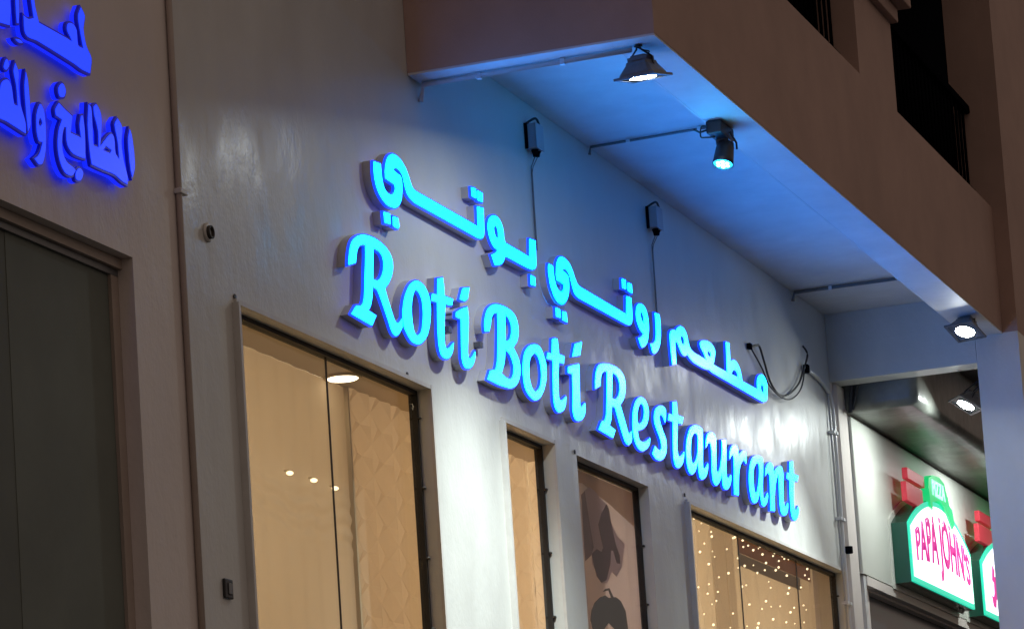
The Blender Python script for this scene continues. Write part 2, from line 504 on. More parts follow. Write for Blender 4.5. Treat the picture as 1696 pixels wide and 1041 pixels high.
# ------------------------------------------------------------------ sign letters
GLYPHS = {
    'R': (['15054,5376 96,30 2,8 3,7 3,8 4,12 5,13 7,13 7,9 9,10 11,9 11,7 14,6 15,5 16,4 17,3 18,3 -4,-23 -3,-23 -4,-24 -7,-28 -8,-31 -7,-31 -7,-34 -7,-34 -8,-28 -6,-16 -8,-15 -9,-13 -8,-7 -11,-7 -11,-6 -60,-9 -71,-55 261,-12 66,63 -105,7 13,8 12,9 10,9 10,14 9,16 8,15 7,19 6,21 7,21 57,-5 11,-9 11,-10 11,-10 15,-15 15,-18 16,-17 14,-16 13,-16 14,-16 14,-17 14,-19 15,-14 14,-8 19,-6 18,-2 18,4 18,9 15,9 16,12 16,13 15,13 13,57 -10,-9 -11,-8 -12,-8 -14,-8 -17,-7 -16,-7 -12,3 -12,3 -9,4 -13,13 -13,16 -13,17 -12,15 -12,15 -12,16 -11,15 -10,16 -11,16 20,13 21,13 18,13 19,18 19,18 14,18 10,17 7,16 2,15 -1,16 -5,15 -10,13 -15,12 -20,9 -22,9 -23,6 -25,4 -27,4 -29,3 -31,1 -31,1 -30,-1 -32,-2 -30,-3 -25,-3 -26,-5 -26,-5 -24,-7 -24,-9 -22,-10 -22,-11 -20,-12 -16,-13 -14,-16 -11,-17 -9,-17 -7,-14 -6,-15 -4,-14 -3,-11 -3,-12', '15394,5528 23,0 24,1 21,-2 18,-3 15,-5 11,-6 9,-10 6,-12 2,-13 -2,-14 -5,-15 -8,-15 -10,-13 -13,-14 -14,-12 -12,-7 -15,-7 -15,-7 -64,-7'],
        []),
    'o': (['15956,5475 33,4 35,-1 29,-4 24,-7 20,-11 17,-13 13,-13 9,-14 6,-15 3,-19 -1,-21 -4,-21 -7,-23 -9,-25 -11,-23 -14,-21 -16,-22 -19,-20 -22,-16 -26,-16 -25,-13 -18,-8 -21,-7 -21,-5 -26,-2 -29,-1 -25,1 -22,6 -20,9 -18,10 -18,12 -18,13 -13,14 -6,16 -2,17 1,18 5,21 7,21 10,21 11,20 14,21 17,20 21,21 24,22 26,18 25,14 30,13', '15947,5424 19,-1 20,-5 16,-8 12,-10 8,-13 6,-14 3,-18 0,-20 -2,-21 -6,-24 -8,-25 -10,-21 -7,-12 -10,-13 -13,-10 -15,-9 -19,-8 -18,-4 -15,0 -14,5 -9,6 -8,12 -5,16 -4,16 -2,19 -2,20 2,20 3,19 7,20 7,17 8,15 9,14 11,12 10,10 12,10'],
        []),
    't': (['16282,5549 79,19 2,-16 3,-16 2,-16 1,-15 0,-16 0,-16 126,7 -25,-41 -99,-11 -8,-25 -8,-26 -7,-25 -8,-32 -7,-33 -5,-30 -3,-20 0,-20 3,-14 7,-5 14,-3 15,1 15,5 18,8 16,8 16,9 16,10 16,9 -7,-17 -7,-18 -9,-16 -12,-13 -15,-13 -17,-12 -19,-9 -22,-8 -22,-4 -24,0 -23,3 -19,6 -12,10 -9,13 -5,14 -4,18 -2,21 0,21 1,28 3,32 3,32 4,28 4,28 4,28 -84,-7 19,41 76,9'],
        []),
    'i': (['16522,5416 33,13 33,13 31,11 27,8 27,8 28,8 3,-20 4,-19 0,-21 -6,-30 -8,-34 -9,-33 -9,-32 -9,-33 -6,-25 0,-12 2,-11 5,-7 7,-2 12,1 11,3 14,6 16,8 14,9 13,9 11,10 12,10 -3,-15 -3,-14 -6,-15 -11,-15 -15,-16 -17,-13 -20,-11 -24,-11 -23,-7 -22,-2 -22,0 -16,3 -14,10 -11,13 -6,15 -1,27 3,33 4,33 6,39 6,41 7,41 -75,-3'],
        ['16648,5567 104,23 -37,-69 -16,-8 -16,-8 -18,-6 -22,-2 -26,0 -25,-1']),
    'B': (['16963,5389 65,13 10,14 10,14 10,14 7,14 7,15 8,13 11,10 15,11 16,9 18,6 20,5 20,5 -2,-29 -1,-29 -4,-29 -8,-37 -10,-39 -9,-36 -7,-28 -7,-28 -9,-24 -9,-15 -11,-15 -12,-15 -85,-19 -54,-58 63,-1 65,-1 60,0 51,2 53,3 45,3 26,4 26,5 25,7 23,9 21,10 18,10 18,13 15,13 13,14 12,16 11,17 6,17 0,15 -4,15 -7,13 -8,12 -10,11 -13,10 -16,11 -19,11 -19,11 25,16 25,16 20,15 15,19 12,20 7,19 2,16 -2,15 -5,14 -6,13 -10,12 -14,11 -20,8 -24,7 -28,4 -31,3 -34,1 -37,0 -40,-2 -43,-3 -39,-5 -29,-5 -29,-7 -28,-9 -26,-11 -24,-12 -20,-13 -18,-16 -15,-17 -12,-16 -10,-17 -8,-16 -4,-15 0,-13 3,-12', '17307,5546 18,-3 17,-3 15,-4 15,-9 13,-11 9,-12 2,-15 -2,-16 -5,-15 -9,-14 -12,-15 -16,-13 -20,-8 -24,-7 -25,-8', '17268,5345 24,-3 25,-3 19,-5 19,-12 17,-16 12,-16 5,-14 0,-15 -5,-15 -8,-15 -12,-15 -16,-11 -18,-8 -24,-5 -22,-2 -32,1 -35,5 -36,5 16,17 16,17 15,16 11,17 9,17 8,16 5,15 3,14'],
        []),
    'o2': (['17762,5462 31,3 32,2 25,-3 23,-10 21,-14 17,-15 15,-16 13,-18 6,-19 0,-26 -6,-28 -10,-28 -16,-26 -22,-26 -23,-24 -24,-19 -28,-20 -28,-16 -25,-10 -29,-8 -28,-5 -30,0 -30,4 -25,6 -27,9 -25,13 -17,15 -12,22 -6,27 -2,25 2,22 5,23 8,22 12,23 15,23 19,20 21,16 27,16 28,14 29,10 32,9', '17757,5409 23,0 21,-5 15,-8 14,-13 10,-17 6,-18 3,-21 -1,-23 -6,-22 -9,-20 -14,-21 -18,-18 -22,-14 -28,-13 -25,-8 -22,1 -19,6 -14,7 -14,11 -10,15 -7,15 -3,18 1,20 4,20 7,22 10,22 15,20 23,17 31,16'],
        []),
    't2': (['18090,5548 16,5 16,5 15,4 16,2 16,0 15,1 3,-16 2,-16 2,-15 1,-13 0,-13 1,-12 95,4 -19,-50 -86,-3 -8,-22 -7,-21 -7,-22 -6,-27 -6,-29 -5,-26 -4,-24 -2,-23 1,-17 4,-6 9,-5 12,-2 17,4 19,7 19,8 18,8 17,8 17,9 -4,-17 -5,-17 -7,-16 -11,-14 -15,-14 -18,-13 -21,-10 -27,-8 -24,-6 -19,-3 -18,0 -13,3 -15,6 -14,10 -10,11 -6,15 -3,18 0,18 3,30 6,36 6,36 7,35 8,36 7,37 -107,-9 24,41 73,3'],
        []),
    'i2': (['18338,5431 35,9 35,10 35,9 34,8 33,7 34,8 -2,-22 -1,-23 -3,-22 -5,-31 -6,-34 -6,-33 -5,-30 -5,-30 -1,-22 3,-4 7,-3 9,-1 11,4 12,6 12,6 14,7 14,7 15,8 -1,-20 -2,-19 -6,-18 -12,-16 -18,-16 -21,-13 -26,-12 -31,-10 -29,-6 -26,-2 -23,2 -16,5 -14,11 -10,17 -4,18 5,32 10,40 9,39 5,34 4,35 5,34 -76,-7'],
        ['18492,5590 133,35 -51,-90 -142,-31']),
    'R2': (['18828,5381 105,35 4,16 4,16 7,15 9,13 13,13 14,11 14,7 17,7 17,6 15,3 15,1 16,1 -7,-28 -6,-29 -7,-29 -9,-35 -11,-39 -11,-35 -8,-28 -8,-28 -10,-24 -10,-12 -14,-13 -13,-12 -50,-9 -74,-61 267,-10 56,55 -108,12 15,15 15,14 11,15 11,25 11,29 10,29 60,1 20,-28 21,-28 19,-26 17,-21 19,-22 17,-19 15,-15 15,-15 17,-12 16,-5 22,-4 21,0 21,7 21,10 17,9 7,6 4,5 4,6 8,56 -64,-31 -11,13 -10,13 -11,13 -13,18 -15,19 -15,20 -17,20 -19,22 -18,21 23,12 23,13 19,12 21,18 19,21 14,19 9,15 5,15 1,15 -2,18 -6,18 -14,17 -21,12 -29,9 -34,7 -40,3 -45,1 -49,-2 -53,-3 -55,-6 -50,-7 -37,-7 -37,-10 -31,-11 -24,-15 -20,-16 -16,-17 -12,-17 -8,-18 -7,-17 -5,-19 -4,-19', '19184,5537 29,-1 28,-1 23,-3 18,-8 14,-11 10,-12 5,-13 0,-15 -3,-14 -8,-16 -11,-17 -15,-15 -16,-10 -21,-11 -21,-10 -77,-6'],
        []),
    'e': (['19725,5476 34,2 33,-3 25,-6 21,-12 17,-17 10,-18 2,-18 -6,-19 -9,-19 -14,-18 -19,-19 -23,-18 -28,-14 -34,-14 -34,-11 -31,-8 -34,-7 -33,-7 6,-18 6,-18 11,-14 17,-5 24,-3 27,0 28,5 30,8 29,9 27,9 25,10 26,11 -6,-14 -6,-14 -10,-13 -13,-12 -19,-12 -23,-11 -31,-12 -36,-12 -34,-8 -30,-2 -28,2 -23,4 -23,8 -22,12 -16,13 -13,17 -10,19 -6,20 -1,23 3,25 6,24 7,23 10,23 15,23 20,23 25,24 29,21 29,15 37,14', '19722,5436 19,-2 18,-7 11,-9 3,-15 -3,-18 -8,-18 -12,-16 -18,-17 -21,-14 -21,-9 -28,-9 -27,-8 -9,6 -9,5 -5,7 1,14 6,17 9,18 11,17 15,17 15,15 15,10 20,10'],
        []),
    's': (['20132,5487 27,4 25,1 22,-1 16,-3 12,-6 12,-6 -3,-14 -3,-15 -4,-15 -7,-14 -8,-15 -8,-14 -8,8 -8,9 -10,8 -13,7 -16,7 -15,3 -14,-2 -16,-4 -9,-6 -6,-10 -1,-14 3,-13 8,-12 12,-13 14,-13 20,-16 23,-17 18,-16 9,-16 3,-17 0,-17 -4,-16 -8,-18 -12,-16 -18,-16 -24,-15 -25,-13 -24,-9 -29,-8 -29,-5 -30,-2 -29,0 -25,2 -22,6 -19,8 -19,8 67,57 16,-5 17,-5 16,-3 15,-1 17,0 16,2 15,5 14,7 8,8 2,13 -2,16 -6,15 -14,16 -19,16 -19,15 -17,14 -18,15 -12,15 -6,16 -1,17 5,17 10,17 16,18 22,16 29,13 37,13'],
        []),
    't3': (['20400,5550 89,19 0,-16 -1,-15 0,-15 0,-14 0,-14 0,-13 127,5 -38,-51 -96,-3 -9,-26 -8,-26 -7,-26 -10,-33 -9,-37 -6,-29 0,-15 4,-14 6,-10 8,-3 12,-1 15,1 16,5 17,7 16,7 18,9 17,10 18,10 -5,-15 -6,-16 -8,-16 -13,-16 -16,-17 -21,-14 -26,-13 -32,-12 -30,-8 -27,0 -24,4 -16,7 -12,16 -8,21 -2,22 2,32 8,36 8,37 9,37 9,38 10,38 -105,-5 30,43 80,4'],
        []),
    'a': (['20877,5476 34,5 34,2 30,0 26,-1 22,-4 23,-3 -2,-27 -2,-27 -4,-27 -9,-34 -12,-36 -10,-32 -7,-26 -4,-25 -2,-19 3,-5 6,-3 9,-2 14,3 16,6 14,6 19,11 22,14 21,14 -5,-18 -4,-17 -9,-17 -15,-17 -19,-17 -21,-15 -24,-11 -30,-11 -27,-6 -23,-2 -20,2 -13,4 -10,10 -7,15 -4,15 -3,19 -1,22 0,22 -15,-18 -14,-17 -16,-16 -16,-13 -19,-14 -20,-11 -19,-8 -22,-7 -21,-4 -21,0 -20,5 -15,6 -15,14 -14,19 -8,21 -2,25 3,29 7,29 9,26 13,27 19,27 24,26 31,28 33,22 32,14 41,13', '20850,5419 24,5 26,1 15,-4 5,-13 -1,-19 -5,-20 -5,-23 -9,-25 -12,-24 -16,-21 -21,-22 -22,-18 -19,-11 -24,-11 -21,-5 -14,5 -11,11 -6,13 -1,20 4,24 7,24 9,26 12,25 15,22 19,15 25,15'],
        []),
    'u': (['21090,5360 3,17 4,18 6,16 10,15 14,16 19,14 26,11 31,11 31,7 29,2 29,-2 21,-5 14,-11 9,-15 3,-16 -2,-30 -8,-37 -8,-35 -8,-31 -9,-32 -4,-24 3,-9 8,-9 11,-3 17,5 21,12 15,11 21,23 22,30 19,28 14,23 11,22 9,22 4,20 2,20 2,21 107,22 -2,-27 -2,-28 -5,-29 -11,-37 -14,-41 -10,-35 -4,-21 -1,-21 3,-16 5,-5 11,-3 15,1 23,9 27,13 28,14 -6,-19 -6,-19 -11,-18 -16,-15 -22,-16 -23,-13 -21,-9 -26,-7 -24,-4 -23,0 -20,4 -14,6 -9,13 -4,17 -2,16 -2,14 0,14 -1,14 -16,-18 -16,-19 -17,-16 -17,-12 -21,-12 -20,-10 -14,-7 -18,-5 -17,-3 -21,3 -22,5 -14,8 -10,16 -5,20 -2,22 3,29 7,33 6,31 4,28 3,28 0,22 -3,11 -6,10 -10,6 -15,-1 -19,-7 -15,-7 -18,-10 -18,-12'],
        []),
    'r': (['21648,5363 2,14 2,15 7,15 14,16 19,16 21,15 23,11 28,10 27,7 26,2 26,-1 17,-4 10,-15 6,-20 5,-21 24,10 23,10 23,10 21,8 21,8 21,6 21,2 21,0 21,0 -21,-88 -11,5 -10,6 -12,4 -13,1 -15,0 -15,-3 -22,-10 -25,-14 -20,-13 -19,-17 -18,-19 -14,-18 -12,-23 -11,-26 -9,-26 -8,-29 -9,-32 -8,-32 -108,-8 6,28 5,29 7,29 8,32 10,34 8,31 4,22 3,23 1,18 1,10 -2,11 -5,5 -14,-1 -17,-6 -15,-7 -16,-9 -17,-11'],
        []),
    'a2': (['22350,5490 26,4 25,2 24,0 22,-1 22,-3 22,-2 -6,-29 -6,-29 -7,-29 -13,-39 -16,-42 -13,-37 -6,-27 -5,-27 -1,-19 4,-4 7,-3 11,0 15,3 19,6 15,7 19,11 21,15 22,14 1,-10 1,-11 -3,-11 -9,-15 -15,-16 -18,-15 -23,-13 -29,-13 -26,-8 -23,-1 -20,4 -13,6 -9,13 -4,17 -4,16 -3,13 -3,12 -3,13 -18,-19 -18,-19 -18,-16 -15,-13 -17,-12 -21,-10 -24,-7 -28,-6 -24,-1 -21,5 -18,10 -12,10 -12,21 -10,27 -6,27 1,27 5,28 8,26 9,23 12,23 18,23 23,23 29,24 33,20 38,13 46,12', '22319,5434 20,3 21,-1 12,-3 5,-13 -1,-19 -4,-20 -9,-24 -12,-27 -15,-26 -18,-25 -21,-26 -19,-20 -12,-9 -16,-9 -16,-4 -13,6 -13,10 -7,12 -2,21 1,25 4,25 5,23 8,23 14,22 25,20 34,21'],
        []),
    'n': (['22533,5374 5,16 5,16 9,15 17,15 22,16 25,14 25,11 30,10 27,5 23,-2 20,-6 12,-8 7,-17 0,-21 1,-21 20,14 21,14 22,14 26,11 30,12 30,9 28,6 31,5 20,0 15,-11 9,-17 3,-18 -3,-27 -9,-33 -9,-32 -9,-38 -11,-40 -5,-32 2,-14 8,-14 10,-9 12,1 17,5 14,5 18,10 19,12 20,13 -4,-18 -4,-18 -8,-17 -12,-13 -16,-14 -20,-12 -23,-8 -28,-7 -26,-4 -23,1 -21,4 -14,6 -12,14 -8,19 -4,20 0,30 3,36 4,33 5,29 7,30 3,24 -1,13 -4,12 -7,6 -12,-5 -15,-13 -12,-12 -19,-19 -22,-23 -17,-22 -18,-28 -16,-30 -13,-29 -8,-31 -7,-33 -6,-32 -113,-9 10,42 9,41 10,40 9,39 8,39 4,30 -3,11 -8,11 -10,7 -12,2 -17,-1 -17,-3 -16,-7 -16,-10'],
        []),
    't4': (['23219,5567 91,19 -1,-16 -1,-16 0,-16 0,-15 -1,-16 0,-15 122,4 -33,-44 -96,-6 -11,-27 -10,-26 -9,-26 -9,-32 -8,-33 -4,-28 1,-17 4,-16 7,-11 9,-4 14,-2 14,2 19,11 22,17 22,16 8,-8 8,-8 2,-9 -8,-16 -15,-18 -21,-17 -26,-16 -34,-15 -30,-9 -27,-2 -24,4 -16,6 -14,13 -10,18 -5,19 -1,31 3,38 5,38 6,37 7,38 7,37 -73,4 25,43 62,1'],
        []),
    'boti_tail': (['15474,5983 93,8 0,-11 0,-11 1,-11 1,-15 2,-17 3,-15 5,-13 7,-13 9,-10 10,-6 13,-6 15,-4 16,-1 19,-1 18,3 16,5 16,7 13,8 8,8 6,9 4,7 0,7 -3,6 -2,6 -123,5 -1,12 0,12 1,13 6,16 8,18 10,16 8,12 10,12 13,12 17,11 20,10 21,8 22,3 23,1 21,0 22,-3 22,-4 19,-6 20,-8 19,-9 17,-11 15,-14 14,-15 12,-14 9,-11 9,-10 9,-9 8,-5 10,-4 12,-4 15,-1 18,-1 18,0 892,6 5,112 100,12 -2,-30 -3,-29 -2,-27 -3,-23 -4,-24 -5,-18 -5,-8 -7,-7 -9,-7 -10,-5 -13,-5 -13,-3 -15,-3 -17,-1 -16,-1 -921,-7 -21,3 -20,3 -19,3 -15,4 -13,5 -12,5 -10,8 -8,9 -7,9 -6,9 -4,10 -5,10 -4,9 -4,10 -6,9 -9,7 -10,6 -12,5 -10,3 -12,2 -12,0 -12,0 -13,-1 -12,-2 -10,-5 -9,-6 -9,-6 16,-1 16,-2 17,-1 15,-1 16,-1 16,-1 6,-6 6,-6 4,-6 1,-15 0,-20 -3,-19 -6,-20 -8,-21 -10,-18 -13,-15 -18,-15 -18,-12 -17,-8 -19,-7 -20,-4 -27,-3 -29,-2 -27,0 -25,3 -22,6 -21,6 -19,8 -18,10 -16,10 -13,13 -12,14 -8,14 -6,16 -4,17 -2,18 1,18 2,19'],
        ['15566,5748 85,9 3,-57 -81,-8', '15692,5752 71,5 4,-16 4,-15 0,-13 -3,-5 -7,-5 -8,-5 -66,2', '16891,6162 71,8 0,-57 -68,-2', '16985,6165 84,2 -10,-54 -78,-5']),
    'boti_head': (['17213,6076 22,4 22,1 19,-1 21,-4 21,-8 17,-9 12,-11 9,-13 6,-14 3,-15 1,-15 2,-12 3,-8 5,-6 5,-7 400,0 22,109 102,8 -3,-26 -3,-27 -3,-25 -2,-24 -3,-24 -4,-19 -5,-8 -8,-9 -11,-7 -14,-6 -16,-5 -17,-5 -96,-5 -354,-5 -10,-11 -10,-12 -11,-11 -11,-8 -13,-9 -15,-8 -19,-7 -21,-6 -19,-5 -17,-4 -17,-2 -16,-3 -46,50 23,7 23,8 21,8 15,7 14,8 14,8 -21,1 -21,1 -17,3 -18,7 -17,10 -14,11 -12,12 -9,12 -6,14 -5,13 -1,14 3,15 8,16 12,16 16,14 18,10 23,10', '17230,6022 12,0 12,-3 10,-4 6,-7 4,-10 1,-9 -1,-11 -2,-11 -5,-8 -9,-3 -11,0 -8,1 -10,4 -10,7 -7,8 -4,8 -1,9 1,8 5,8 8,8'],
        ['17780,5857 73,0 0,-52 -78,-8']),
    'roti_tail': (['18119,5987 73,2 1,-12 2,-13 1,-12 2,-14 3,-15 5,-14 8,-13 11,-12 12,-10 12,-6 15,-5 15,-4 15,0 17,1 15,3 14,6 13,8 9,8 5,10 3,10 3,10 -127,6 -1,14 -2,13 1,13 5,18 8,20 9,17 10,13 14,14 15,11 14,8 17,8 19,5 23,3 25,1 22,-1 26,-3 26,-6 23,-7 18,-9 16,-11 14,-11 14,-13 13,-14 12,-12 11,-10 13,-9 13,-7 12,-4 16,-2 15,-2 884,-2 33,119 92,6 0,-25 0,-25 0,-24 -2,-21 -4,-21 -5,-18 -4,-11 -6,-12 -9,-10 -13,-6 -16,-7 -19,-4 -19,-3 -21,-1 -21,-1 -902,-9 -25,4 -24,3 -20,6 -15,9 -11,12 -10,13 -9,12 -7,12 -8,12 -8,11 -8,11 -10,9 -11,5 -13,5 -14,3 -13,2 -15,0 -15,-2 -14,-4 -14,-7 -13,-6 17,0 17,1 16,-1 16,-2 15,-4 16,-3 5,-10 5,-10 3,-10 -1,-18 -3,-20 -6,-20 -8,-18 -12,-18 -16,-17 -19,-15 -23,-15 -21,-12 -12,-5 -14,-4 -15,-3 -24,-1 -28,0 -24,1 -24,6 -21,8 -19,10 -19,13 -18,16 -14,16 -9,19 -5,20 -4,18 -3,13 -2,14 1,12 3,11 6,11'],
        ['18195,5750 72,1 2,-52 -78,-5', '18310,5749 70,5 11,-59 -89,-1', '19514,6169 74,5 -5,-59 -74,-6', '19630,6168 75,3 4,-59 -87,0']),
    'waw': (['19841,6076 27,3 29,1 24,-2 22,-7 19,-11 14,-13 12,-15 8,-17 4,-18 1,-21 -2,-23 -6,-23 -12,-25 -15,-26 -17,-22 -14,-13 -19,-12 -20,-12 -21,-8 -23,-8 -24,-7 -11,4 -12,5 -9,5 -10,11 -11,13 -11,13 22,5 21,6 20,6 16,8 14,9 15,9 -22,6 -22,5 -18,6 -20,12 -18,13 -14,15 -8,16 -3,19 2,17 7,17 11,18 15,15 15,9 20,10', '19862,6029 11,-2 12,-5 9,-6 6,-9 3,-12 1,-10 -1,-8 -3,-9 -6,-6 -11,1 -12,4 -11,5 -8,7 -8,8 -5,8 -1,7 0,8 3,7 4,5 8,5'],
        []),
    'ra': (['20160,6078 96,5 4,-20 3,-20 1,-21 -2,-26 -4,-27 -6,-26 -9,-21 -12,-21 -14,-20 -16,-16 -20,-17 -21,-15 -19,-10 -23,-9 -23,-10 -45,2 -33,49 24,5 25,6 21,7 20,9 18,11 11,10 10,16 6,17 4,17 4,20 2,21 1,21 0,21 -1,21'],
        []),
    'matam': (['20705,6090 27,1 27,-1 22,-4 20,-7 17,-10 14,-11 10,-14 7,-17 9,-15 11,-13 12,-13 17,-10 21,-5 27,-4 26,-4 277,0 -16,14 -17,13 -17,12 -22,10 -24,10 -16,10 -5,9 0,10 9,10 20,9 29,9 31,8 33,5 36,5 34,2 35,0 35,-2 29,-4 25,-8 20,-11 12,-12 1,-13 -7,-15 -10,-15 -14,-19 -18,-21 -18,-21 327,3 27,211 80,7 -10,-128 34,10 33,11 31,7 28,0 24,-3 20,-6 24,-9 23,-13 18,-14 13,-22 10,-25 11,-25 382,5 1,20 2,20 7,19 12,15 18,16 22,14 25,10 31,10 29,6 28,-1 27,-4 20,-7 20,-11 16,-15 9,-16 -1,-24 -7,-28 -9,-24 -6,-15 -8,-16 -15,-13 -22,-8 -31,-8 -31,-7 -1263,1 -49,7 -13,-1 -14,-1 -14,-2 -25,-3 -29,-3 -28,-2 -73,-1 -90,0 -73,1 -32,3 -27,5 -25,5 -19,6 -17,6 -17,6 -18,-8 -17,-7 -18,-6 -21,-2 -20,0 -17,2 -19,6 -19,9 -17,10 -15,11 -15,12 -14,12 -52,2 -2,-26 -1,-25 -1,-26 -1,-25 -2,-25 -1,-26 -91,-19 -4,30 -3,29 -3,30 -2,31 0,32 2,26 3,12 8,13 11,12 15,9 21,8 22,6 21,3 22,0 22,0 12,9 12,9 16,9 22,9 25,10', '20709,6028 17,1 20,-2 13,-4 6,-10 1,-12 -4,-11 -6,-8 -11,-8 -12,-4 -12,2 -13,6 -10,6 -7,7 -5,8 -1,8 4,8 9,8', '21285,6029 22,2 22,2 18,0 13,-4 9,-7 3,-8 -4,-5 -11,-7 -10,-6 -18,1 -17,2 -13,3 -7,7 -3,10', '21939,6011 19,0 18,-4 14,-5 9,-9 7,-11 7,-12 -170,-4 12,11 13,10 14,9 17,7 21,5', '22617,6027 15,-2 15,-7 9,-9 2,-13 -5,-15 -8,-11 -13,-3 -18,0 -14,2 -11,5 -9,7 -3,9 9,13 15,15'],
        []),
    'b_alef': (['12685,5494 7,-8 7,-9 5,-9 6,-21 5,-27 4,-26 1,-22 0,-23 -4,-21 -7,-16 -10,-16 -10,-16 -6,10 -6,10 -4,10 -4,21 -4,26 -2,24 -2,23 0,22 2,21 6,15 8,16'],
        []),
    'b_lmta': (['12302,5506 11,-2 10,-3 6,-5 3,-21 0,-29 0,-29 -1,-28 -2,-28 3,-19 10,-2 17,2 17,2 2,23 2,23 -2,22 -8,21 -11,20 -9,17 -2,11 -1,12 0,12 11,8 11,8 9,2 15,-8 15,-13 10,-16 2,-20 -2,-22 -4,-23 -5,-23 -8,-23 -7,-23 16,13 15,13 17,13 19,15 21,14 17,9 14,0 10,-6 6,-8 3,-19 0,-25 3,-19 6,-6 11,-4 11,-4 -1,23 -1,23 -3,22 -8,24 -10,23 -4,21 6,12 13,12 14,13 16,-9 16,-10 10,-13 -1,-19 -8,-23 -5,-22 1,-26 5,-27 6,-25 10,-21 11,-20 8,-18 1,-12 -3,-13 -2,-14 -17,1 -17,1 -16,1 -21,4 -23,6 -25,3 -33,0 -37,-2 -36,-1 -35,-1 -34,0 -35,0 -4,15 -5,15 -3,16 -4,35 -3,43 -1,39 4,30 7,31', '12419,5338 28,22 47,-5 -14,-13'],
        []),
    'b_bkh': (['12040,5448 18,-5 19,-6 19,-5 21,-4 21,-4 21,-4 -25,-73 88,1 -3,17 -3,17 -1,16 4,14 7,15 6,14 23,7 3,-26 4,-26 1,-26 -1,-34 -3,-36 -4,-37 -33,-3 -33,-2 -27,0 -20,2 -16,5 -13,7 -11,8 -7,10 -4,12 -1,16 1,18 2,19 -17,-4 -6,-13 -7,-12 -4,-12 -4,-18 -3,-20 1,-18 6,-16 10,-14 13,-10 17,-6 22,-2 18,-3 10,-3 9,-3 9,-4 -14,-13 -14,-13 -16,-8 -21,-3 -24,1 -18,5 -16,10 -12,13 -10,15 -7,18 -5,20 -1,21 2,22 6,23 7,21 9,17 12,17 13,17 -50,4 -3,8 -3,9 1,9 9,12 14,13'],
        ['12079,5538 13,-3 12,-10 6,-11 -1,-11 -7,-13 -9,-10 -14,-6 -16,-3 -12,1 -8,8 -5,12 1,13 10,13 16,13', '12199,5218 14,-2 13,-7 5,-9 -4,-12 -12,-15 -13,-11 -15,-5 -16,-1 -12,3 -4,8 0,13 5,12 10,10 15,11']),
    'b_waw': (['11871,5403 13,-1 13,-11 8,-12 5,-22 3,-26 0,-28 -2,-29 -4,-31 -6,-28 -8,-20 -11,-21 -11,-16 -9,-6 -13,-5 -12,-2 -13,4 -14,7 -15,7 17,10 17,10 13,11 12,15 10,18 11,17 -11,-2 -10,-2 -7,1 -8,9 -6,12 -4,14 -1,21 1,25 4,24 10,22 15,22', '11868,5339 5,-2 5,-5 2,-6 -4,-6 -8,-6 -6,-4 -5,1 -3,4 -1,5 4,7 5,8'],
        []),
    'b_alef2': (['11766,5508 6,-12 6,-11 4,-13 4,-31 3,-39 1,-36 1,-24 0,-24 -3,-21 -6,-13 -11,-13 -11,-13 -3,23 -3,22 -3,23 -2,37 -3,41 1,36 4,22 8,23'],
        []),
    'b_lq': (['11676,5520 10,-12 11,-12 6,-13 0,-15 -5,-17 -2,-16 0,-23 3,-26 5,-25 11,-24 15,-23 10,-21 2,-15 -1,-16 -1,-16 -25,1 -25,2 -25,2 -27,2 -26,2 -25,2 -20,0 -21,-1 -21,0 -40,-1 -49,0 -48,-1 5,61 125,31 7,12 6,12 6,11 5,11 5,10 9,10 14,10 18,8 16,4 14,-3 11,-8 8,-10 5,-21 4,-26 5,-18 6,-2 10,1 11,1 -1,26 -1,25 -2,23 -6,20 -8,19 -4,18 4,13 8,14'],
        ['11605,5517 9,-3 9,-9 3,-11 -5,-11 -11,-11 -10,-7 -11,-1 -10,4 -5,7 7,14 12,18']),
    'b_top': (['12282,5906 14,-10 13,-10 8,-12 -4,-18 -9,-20 -6,-19 3,-23 7,-24 9,-20 14,-14 17,-13 11,-15 -2,-21 -9,-25 -9,-25 -26,-1 -26,-1 -25,0 -23,2 -22,3 -23,2 -96,4 -122,5 -95,3 -29,-2 -29,-3 -23,0 -15,4 -10,7 -5,9 -3,19 1,23 0,24 13,-3 13,-2 14,0 15,4 16,6 16,6 -6,23 -5,24 -4,19 -2,12 -1,11 -1,11 33,9 1,-19 1,-19 3,-19 8,-19 9,-20 10,-20 85,0 86,0 65,0 16,-1 16,-1 15,0 -15,12 -16,11 -9,12 0,11 5,12 9,10 14,6 17,3 15,0 13,-4 12,-8 7,-10 2,-19 0,-23 4,-16 10,-2 16,1 16,2 -9,24 -8,25 -7,23 -5,18 -4,18 1,18 7,14 12,16'],
        ['11685,5616 11,4 20,4 17,1 12,-2 9,-5 2,-5 -9,-3 -17,-4 -14,-1 -14,3 -13,4']),
    'b_stem': (['11704,5810 29,8 0,-28 0,-28 -1,-25 -2,-18 -4,-18 -3,-18 -19,-4 -1,21 -2,22 0,22 0,22 2,22'],
        []),
    'b_block': (['11433,5735 231,64 0,-28 0,-27 0,-26 -4,-20 -4,-21 -5,-21 -88,-11 -139,-6'],
        []),
}

